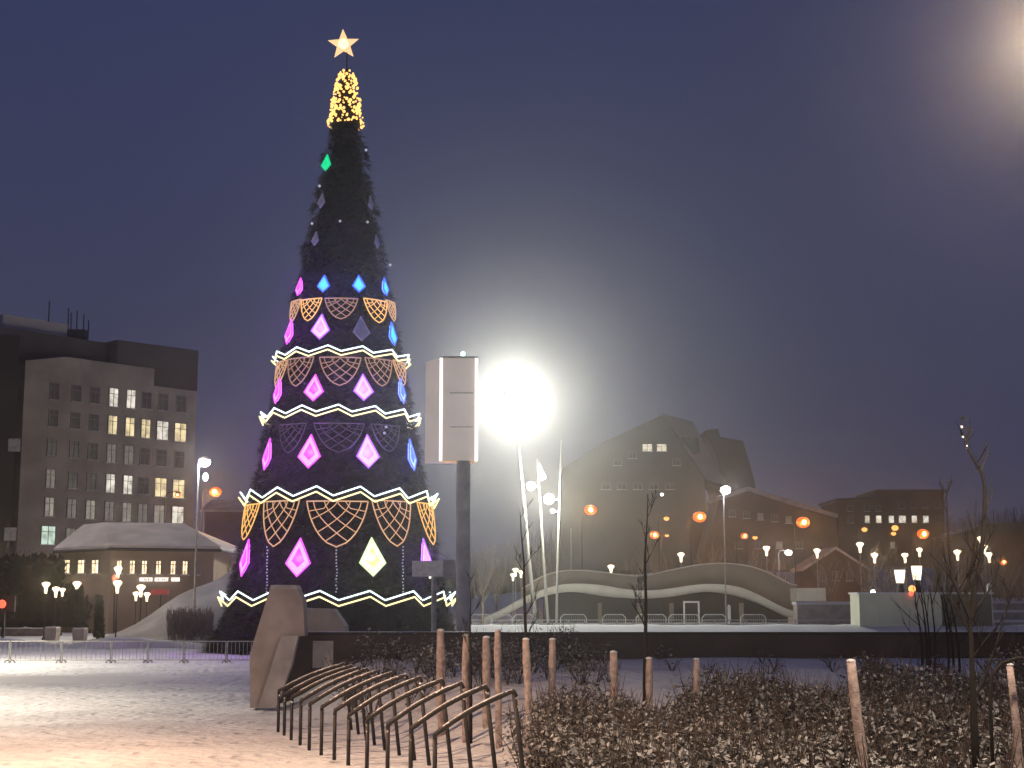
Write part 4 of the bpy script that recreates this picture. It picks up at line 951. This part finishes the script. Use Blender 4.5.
litmap = {(0, 3): W_white, (0, 4): W_white, (1, 3): W_warm, (1, 4): W_warm, (1, 5): W_warm, (1, 6): W_white, (1, 7): W_warm, (2, 3): W_vdim, (2, 4): W_vdim, (3, 3): W_white, (3, 4): W_white, (3, 6): W_warm, (3, 7): W_warm, (3, 0): W_vdim,
          (4, 0): W_dim, (4, 1): W_vdim, (4, 2): W_dim, (4, 3): W_vdim, (4, 4): W_dim, (4, 5): W_vdim, (4, 6): W_dim, (4, 7): W_white, (5, 0): W_green}
for r_ in range(6):
    for c_, x in enumerate(colx):
        if r_ == 5 and c_ > 1: continue
        wpx = 12.5 if c_ >= 6 and (r_, c_) in litmap else 10.0
        window(ob, fr, x, rowy(r_, x), wpx if (r_, c_) != (5, 0) else 15, 19 if (r_, c_) in litmap else 17, True, litmap.get((r_, c_), M_gdark))
ol = thing('olive_building', (P(-20, 600, 140).x, 150, 0), 'dark olive building at the picture edge beside the grey office block', 'building')
b = MB(); a0, a1 = P(-160, 340, 140), P(20, 338, 140); a2 = P(18, 338, 152); b.prism([(a0.x, 140), (a1.x, 140), (a2.x, 152), (a0.x, 152)], -.1, a1.z, M_olive); part('wall', b, ol)
b = MB(); b.prism([(a0.x, 139.8), (a1.x + .1, 139.8), (a2.x, 152), (a0.x, 152)], a1.z + .003, a1.z + .3, M_facd); part('roof', b, ol)
for x, y in ((10, 534), (9, 612), (14, 445)): b = MB(); c = P(x, y, 139.9); b.box((c.x, 139.97, c.z), (1.1, .06, 1.2 if y < 600 else .4), W_faint); part('window', b, ol)
# dark conifer hedge below
b = MB()
for i in range(2600):
    x = -20 + 128 * random.random(); y = 562 + 66 * random.random() + (8 if x > 80 else 0); D = 112 + 3 * random.random(); 
    if x > 60 and (y < 590 or random.random() < .55): continue
    p = P(x, y, D); e = Vector((random.gauss(0, .5), random.gauss(0, .3), .6)).normalized() * .9; s_ = Vector((.35, random.gauss(0, .2), 0)); b.add([p - s_, p + s_, p + e], [(0, 1, 2)], M_needle_d)
tag(b.build('dark_hedge'), 'dark mass of evergreens below the olive building', 'hedge', kind='stuff')

# tan pavilion
pv = thing('tan_pavilion', (P(150, 600, 112).x, 112, 0), 'low tan pavilion with a snowy hipped roof and a row of lit windows', 'pavilion')
f1 = wall_frame((P(58, 570, 116).x, 116), (P(110, 570, 110).x, 110)); f2 = wall_frame((P(110, 570, 110).x, 110), (P(213.5, 570, 113).x, 113))
ez = P(150, 545.5, 110).z
pA, pB, pC = (P(58, 570, 116).x, 116), (P(110, 570, 110).x, 110), (P(213.5, 570, 113).x, 113)
b = MB(); b.prism([pA, pB, pC, (pC[0] - 1, 128), (pA[0] + 1, 130)], -.1, ez, M_pav); part('wall', b, pv)
E = [P(54, 545, 115), P(109, 544.5, 108.8), P(220.5, 546.5, 111.8)]; E = [Vector((e.x, e.y, ez)) for e in E] + [Vector((pC[0] + .3, 130, ez)), Vector((pA[0] - .3, 132, ez))]
Rg_ = [P(84, 524, 119), P(105, 522.5, 116), P(184, 524.5, 117)]; Rg_ = [Vector((r.x, r.y, ez + 2.0)) for r in Rg_] + [Vector((Rg_[2].x - 1, 124, ez + 2.0)), Vector((Rg_[0].x + 1, 125, ez + 2.0))]
b = MB(); vs = [e - Vector((0, 0, .22)) for e in E] + E + Rg_
fs = [(4, 3, 2, 1, 0), (10, 11, 12, 13, 14)] + [(i, (i + 1) % 5, 5 + (i + 1) % 5, 5 + i) for i in range(5)] + [(5 + i, 5 + (i + 1) % 5, 10 + (i + 1) % 5, 10 + i) for i in range(5)]
b.add(vs, fs, M_roofs); part('roof', b, pv)
b = MB(); 
for i in range(3): b.tube([E[i] - Vector((0, 0, .3)), E[i + 1] - Vector((0, 0, .3))], .12, M_dark, 5)
part('eaves', b, pv)
for x in (70, 84.5, 98.5): window(pv, f1, x, 566, 7.5, 14, True, W_pav)
for x in (121.5, 134.5, 146.5, 160.5, 175, 187, 199.5): window(pv, f2, x, 566.5 + (x - 120) * .012, 6.8 if x < 199 else 2.8, 14, True, W_pav)
for x, y in ((101, 600), (100, 585)):
    pass
b = MB()
A2, u2, n2, l2 = f2
def strokes(x0_, x1_, k):
    for i in range(k):
        xa = x0_ + (x1_ - x0_) * (i + .12) / k; xb = x0_ + (x1_ - x0_) * (i + .80) / k; pa = random.choice((0, 1, 2))
        for (a_, c_, y0, y1) in ([(xa, xa + .45, 577.6, 581.4), (xb - .45, xb, 577.6, 581.4), (xa + .46, xb - .46, 579, 580)] if pa == 0 else [(xa, xa + .45, 577.6, 581.4), (xa + .46, xb, 577.6, 578.5), (xa + .46, xb, 580.5, 581.4)] if pa == 1 else [(xa + .4, xa + .9, 578.5, 581.4), (xa, xb, 577.6, 578.45)]):
            s0, s1 = fpos(a_, f2), fpos(c_, f2); z1, z0 = fz(a_, y0, f2), fz(a_, y1, f2); q = lambda s_, z, o: A2 + u2 * s_ + n2 * o + Vector((0, 0, z))
            b.hexa([q(s0, z0, .2), q(s1, z0, .2), q(s1, z0, .08), q(s0, z0, .08), q(s0, z1, .2), q(s1, z1, .2), q(s1, z1, .08), q(s0, z1, .08)], E_sign)
strokes(142, 155, 7); strokes(157, 171, 7); strokes(173.5, 182, 5)
sn_ = b.build('illuminated_sign'); tag(sn_, 'white glowing shop lettering on the tan pavilion wall', 'sign')
b = MB(); b.ball(P(115, 578, 96), .20, E_red, 8); b.tube([P(115, 578, 96.2), Vector((P(115, 578, 96).x, 96.2, 0))], .05, M_dark, 5); tag(b.build('traffic_light'), 'small red signal light beside the lamps before the pavilion', 'signal light')
b = MB(); b.box(P(160, 592, 99), (1.1, .3, .35), mat('red_sign', (.3, .03, .03), .6, emis=(1, .1, .06), estr=.05)); c = P(160, 592, 99); b.tube([(c.x, 99.2, 0), (c.x, 99.2, c.z)], .05, M_dark, 5); tag(b.build('red_notice'), 'dim red notice near the foot of the snow hill', 'notice')
tl = MB(); c = P(2, 604, 86); tl.ball(c, .24, E_red, 8); tl.box((c.x, 86.4, c.z / 2), (.15, .15, c.z), M_dark); tl.box((c.x, 86.45, c.z), (1.2, .2, .9), M_dark); tag(tl.build('orange_beacon'), 'orange-red beacon glowing at the picture edge', 'beacon')
# planters and clipped columns
for x, y0, y1, w_, lab in ((52.5, 628, 640, 12, 'dark planter box under the trio of funnel lamps'), (80, 629, 640, 12, 'dark planter box under the clipped evergreen column')):
    D = 88; c = P(x, 635, D); W_ = w_ / ppm(x, 635, D); zz = P(x, y0, D).z; o = thing('planter', (c.x, D, 0), lab, 'planter', 'dark planter boxes on the square')
    b = MB(); b.hexa([(c.x - W_ * .42, D - .4, 0), (c.x + W_ * .42, D - .4, 0), (c.x + W_ * .42, D + .4, 0), (c.x - W_ * .42, D + .4, 0), (c.x - W_ * .5, D - .45, zz), (c.x + W_ * .5, D - .45, zz), (c.x + W_ * .5, D + .45, zz), (c.x - W_ * .5, D + .45, zz)], M_conc); part('box', b, o)
    b = MB(); b.box((c.x, D, zz + .03), (W_ * .9, .8, .08), M_snowfar); part('snow', b, o)
for x, yt, yb, hw, lab in ((79, 592, 628, 5, 'slim dark clipped evergreen rising from its planter'), (99, 598, 638, 4.5, 'second clipped dark evergreen nearer the pavilion lamp')):
    D = 88.6; o = thing('clipped_evergreen', (P(x, 600, D).x, D, 0), lab, 'evergreen', 'clipped evergreens by the pavilion'); V2 = []; F2 = []
    for i in range(1300):
        t = random.random(); p = P(x, yb + (yt - yb) * t, D); r = hw / ppm(x, 600, D) * (1 - .45 * t); a = random.random() * 6.28; q = p + Vector((math.cos(a) * r, math.sin(a) * r, 0)) * math.sqrt(random.random()); e = Vector((random.gauss(0, .4), random.gauss(0, .4), .8)).normalized() * .28; s_ = Vector((.07, random.gauss(0, .04), 0))
        k = len(V2); V2 += [q - s_, q + s_, q + e]; F2.append((k, k + 1, k + 2))
    b = MB(); b.add(V2, F2, M_needle); part('crown', b, o); b = MB(); b.tube([(P(x, 600, D).x, D, 0), P(x, yt + 4, D)], .08, M_bark, 5); part('trunk', b, o)
# kerb / flower bed line at far left
b = MB(); a0, a1 = G(-20, 632), G(36, 634); b.box((P(5, 630, 104).x, 104, .25), (6, 3, .5), M_brush); tag(b.build('raised_flowerbed'), 'dark raised flower bed edge at the picture side', 'flower bed')
# low brown houses behind the fir
dh = thing('brown_house', (P(226, 560, 180).x, 186, 0), 'low dark brown house between pavilion and fir', 'house')
b = MB(); a0, a1 = P(205, 512, 180), P(300, 512, 180); b.box(((a0.x + a1.x) / 2, 186, a0.z / 2), (a1.x - a0.x, 12, a0.z), M_brown); part('wall', b, dh)
b = MB(); b.slab([(a0.x - .5, 179.5, a0.z), (a1.x + .5, 179.5, a0.z), (a1.x + .5, 186, a0.z + 1.6), (a0.x - .5, 186, a0.z + 1.6)], (0, .1, .25), M_roofs); part('roof', b, dh)

# ------------------------------------------------------------------ buildings on the right
TD = 232.0
th = thing('theatre', (P(680, 560, TD).x, TD + 15, 0), 'huge dark theatre with sloping glass roofs and two lit windows', 'theatre')
def block(pxs, D, depth, m): b = MB(); b.slab([P(x, y, D) for x, y in pxs][::-1], (0, depth, 0), m); return b
part('gable_wall', block([(560, 570), (563, 468), (602, 443), (661, 415.5), (671, 417), (704, 478), (712, 570)], TD, 16, M_hulk), th)
part('glass_roof', block([(662, 413.5), (693, 422), (728, 486), (706, 480)], TD - .5, 14, M_hulk2), th)
part('tower', block([(706, 430), (718, 428.5), (720, 437), (743, 441), (755, 482), (760, 570), (727, 570), (727, 486)], TD + 3, 22, M_hulk), th)
part('dark_bay', block([(681, 437), (698, 438), (700, 452), (694, 455)], TD - .8, .25, M_dark), th)
part('side_wing', block([(700, 570), (720, 496), (748, 489), (795, 505), (836, 516), (838, 570)], TD - 12, 10, M_brown), th)
part('side_roof', block([(716, 497), (748, 486.5), (797, 502), (838, 514), (838, 518), (796, 506.5), (748, 491), (720, 500)], TD - 12.4, 11, M_roofs), th)
ft = wall_frame((-200, TD), (400, TD))
for x in (648, 662.5): window(th, ft, x, 447.5, 10.5, 7.5, True, W_far)
for x, y in ((618, 462), (633, 455), (677, 462)): window(th, ft, x, y, 8, 6.5, True, M_gdark)
for x in (606, 622, 638, 654, 670): window(th, ft, x, 486, 9, 6.5, True, M_gdark)
fw_ = wall_frame((-200, TD - 12.01), (400, TD - 12.01))
for x in (732, 746, 760, 774, 788, 802): window(th, fw_, x, 513 + (x - 732) * .12, 6.5, 7, True, W_faint if x in (760, 788) else M_gdark)
for x in (738, 758, 778, 798): window(th, fw_, x, 545, 7, 7, True, W_vdim if x == 778 else M_gdark)
fbk = thing('far_block', (P(905, 540, 260).x, 266, 0), 'flat-roofed far block with a row of six lit windows', 'apartment block')
part('wall', block([(838, 570), (838, 500), (876, 498), (877, 491), (944, 491), (945, 570)], 258, 14, M_brown), fbk)
part('roof', block([(836, 501), (836, 498.5), (875, 496.5), (876, 489.5), (946, 489.5), (946, 491.5), (877, 491.5), (876, 499)], 257.5, 15, M_facd), fbk)
f3 = wall_frame((-200, 258), (400, 258))
for x, wpx in ((866.5, 5.5), (878, 6), (890.5, 6), (901.5, 8), (913.5, 6), (925, 6.5)): window(fbk, f3, x, 519, wpx, 7.5, True, W_far if x in (866.5, 878) else W_white, bars=False)
window(fbk, f3, 891, 545, 5.5, 7, True, W_dim, bars=False)
for x in (850, 937): window(fbk, f3, x, 519, 6, 7.5, True, M_gdark)
for x in (850, 866.5, 878, 901.5, 913.5, 925, 937): window(fbk, f3, x, 505 if x > 878 else 508, 5.5, 6, True, M_gdark, bars=False)
gh = thing('gabled_house', (P(845, 580, 195).x, 198, 0), 'brown gabled house behind the terrace between bridge and kiosk', 'house')
part('wall', block([(806, 612), (806, 566), (836, 549), (868, 568), (868, 612)], 195, 8, M_brown), gh)
part('roof', block([(803, 568), (836, 546.5), (871, 569), (871, 571), (836, 549.3), (803, 571)], 194.6, 9, M_roofs), gh)
f4 = wall_frame((-200, 195), (400, 195))
for x in (820, 833, 847): window(gh, f4, x, 576, 6, 9, True, M_gdark)
rh = thing('low_dark_house', (P(1000, 580, 200).x, 205, 0), 'low dark house with snowy roof at the picture edge behind the bare tree', 'house')
part('wall', block([(952, 612), (952, 534), (1060, 530), (1060, 612)], 205, 9, M_brown), rh)
part('roof', block([(950, 536), (985, 524), (1065, 520), (1065, 531)], 204.5, 10, M_facd), rh)

# bare frosted trees of the far side
protos = []
for k in range(3):
    b = MB(); o = thing('bare_tree', (0, 0, 0), 'x', 'tree'); b.tube([(0, 0, -.3), (.05, 0, 1.5), (.02, .05, 3)], [.16, .12, .07], M_farbark, 6); part('trunk', b, o)
    b = MB()
    for i in range(9):
        a = random.random() * 6.28; branchy(b, Vector((.03, .02, 1.4 + 1.6 * i / 9)), Vector((math.cos(a) * .5, math.sin(a) * .5, .8)).normalized(), 2.6 + random.random(), .06, 2, M_farbark, .5)
    part('crown', b, o); protos.append(o)
ft_ = [(482, 150), (497, 172), (538, 178), (552, 185), (590, 182), (628, 185), (664, 188), (705, 190), (742, 182), (780, 186), (830, 165), (866, 158), (884, 150), (897, 165), (932, 150), (946, 140), (962, 155), (976, 138), (1006, 150), (1019, 162), (8, 125), (185, 125), (222, 122)]
near_ = ['before the mast foot', 'behind the left-over mast gap', '', '']
lm = ['between pylon and floodlight mast', 'just beside the leaning floodlight mast', 'between the slim masts', 'at the first rise of the bridge', 'over the first crest of the bridge', 'beyond the dip of the bridge', 'beside the lone sapling, beyond the bridge', 'under the big orange lamp by the theatre', 'below the paired orange lamps', 'beside the pinkish white lamp', 'before the gabled brown house', 'below the highest funnel lamp by the kiosk', 'rising over the kiosk corner', 'between the kiosk funnel lamps', 'past the taller cylinder lamp', 'over the dark end of the kiosk', 'behind the forked sapling', 'beside the bright lamp cluster', 'beyond the amber lamp at the picture edge', 'at the very edge above the snowy steps', 'before the olive building', 'before the end wall of the pavilion', 'between pavilion and fir']
for i, (px, D) in enumerate(ft_):
    o = protos[i] if i < 3 else copy_tree(protos[i % 3]); X = P(px, 600, D).x; o.location = (X, D, ground_z(X, D)); s = .95 + .5 * random.random(); o.scale = (s, s, s); o.rotation_euler = (0, 0, random.random() * 6)
    tag(o, 'frosty bare tree ' + lm[i], 'tree', 'frosted bare trees round the square')
# far wood on the slope behind everything
b = MB()
for i in range(5200):
    X = -30 + 210 * random.random(); Y = 290 + 30 * random.random(); h = 5 + 6 * random.random() + 3 * math.sin(X * .06); gz = ground_z(X, Y)
    p = Vector((X, Y, gz)); b.tube([p, p + Vector((random.gauss(0, 1), 0, h))], [.12, .03], M_far, 3, cap=False)
tag(b.build('far_woods'), 'dark mass of bare woods along the far horizon', 'woods', kind='stuff')
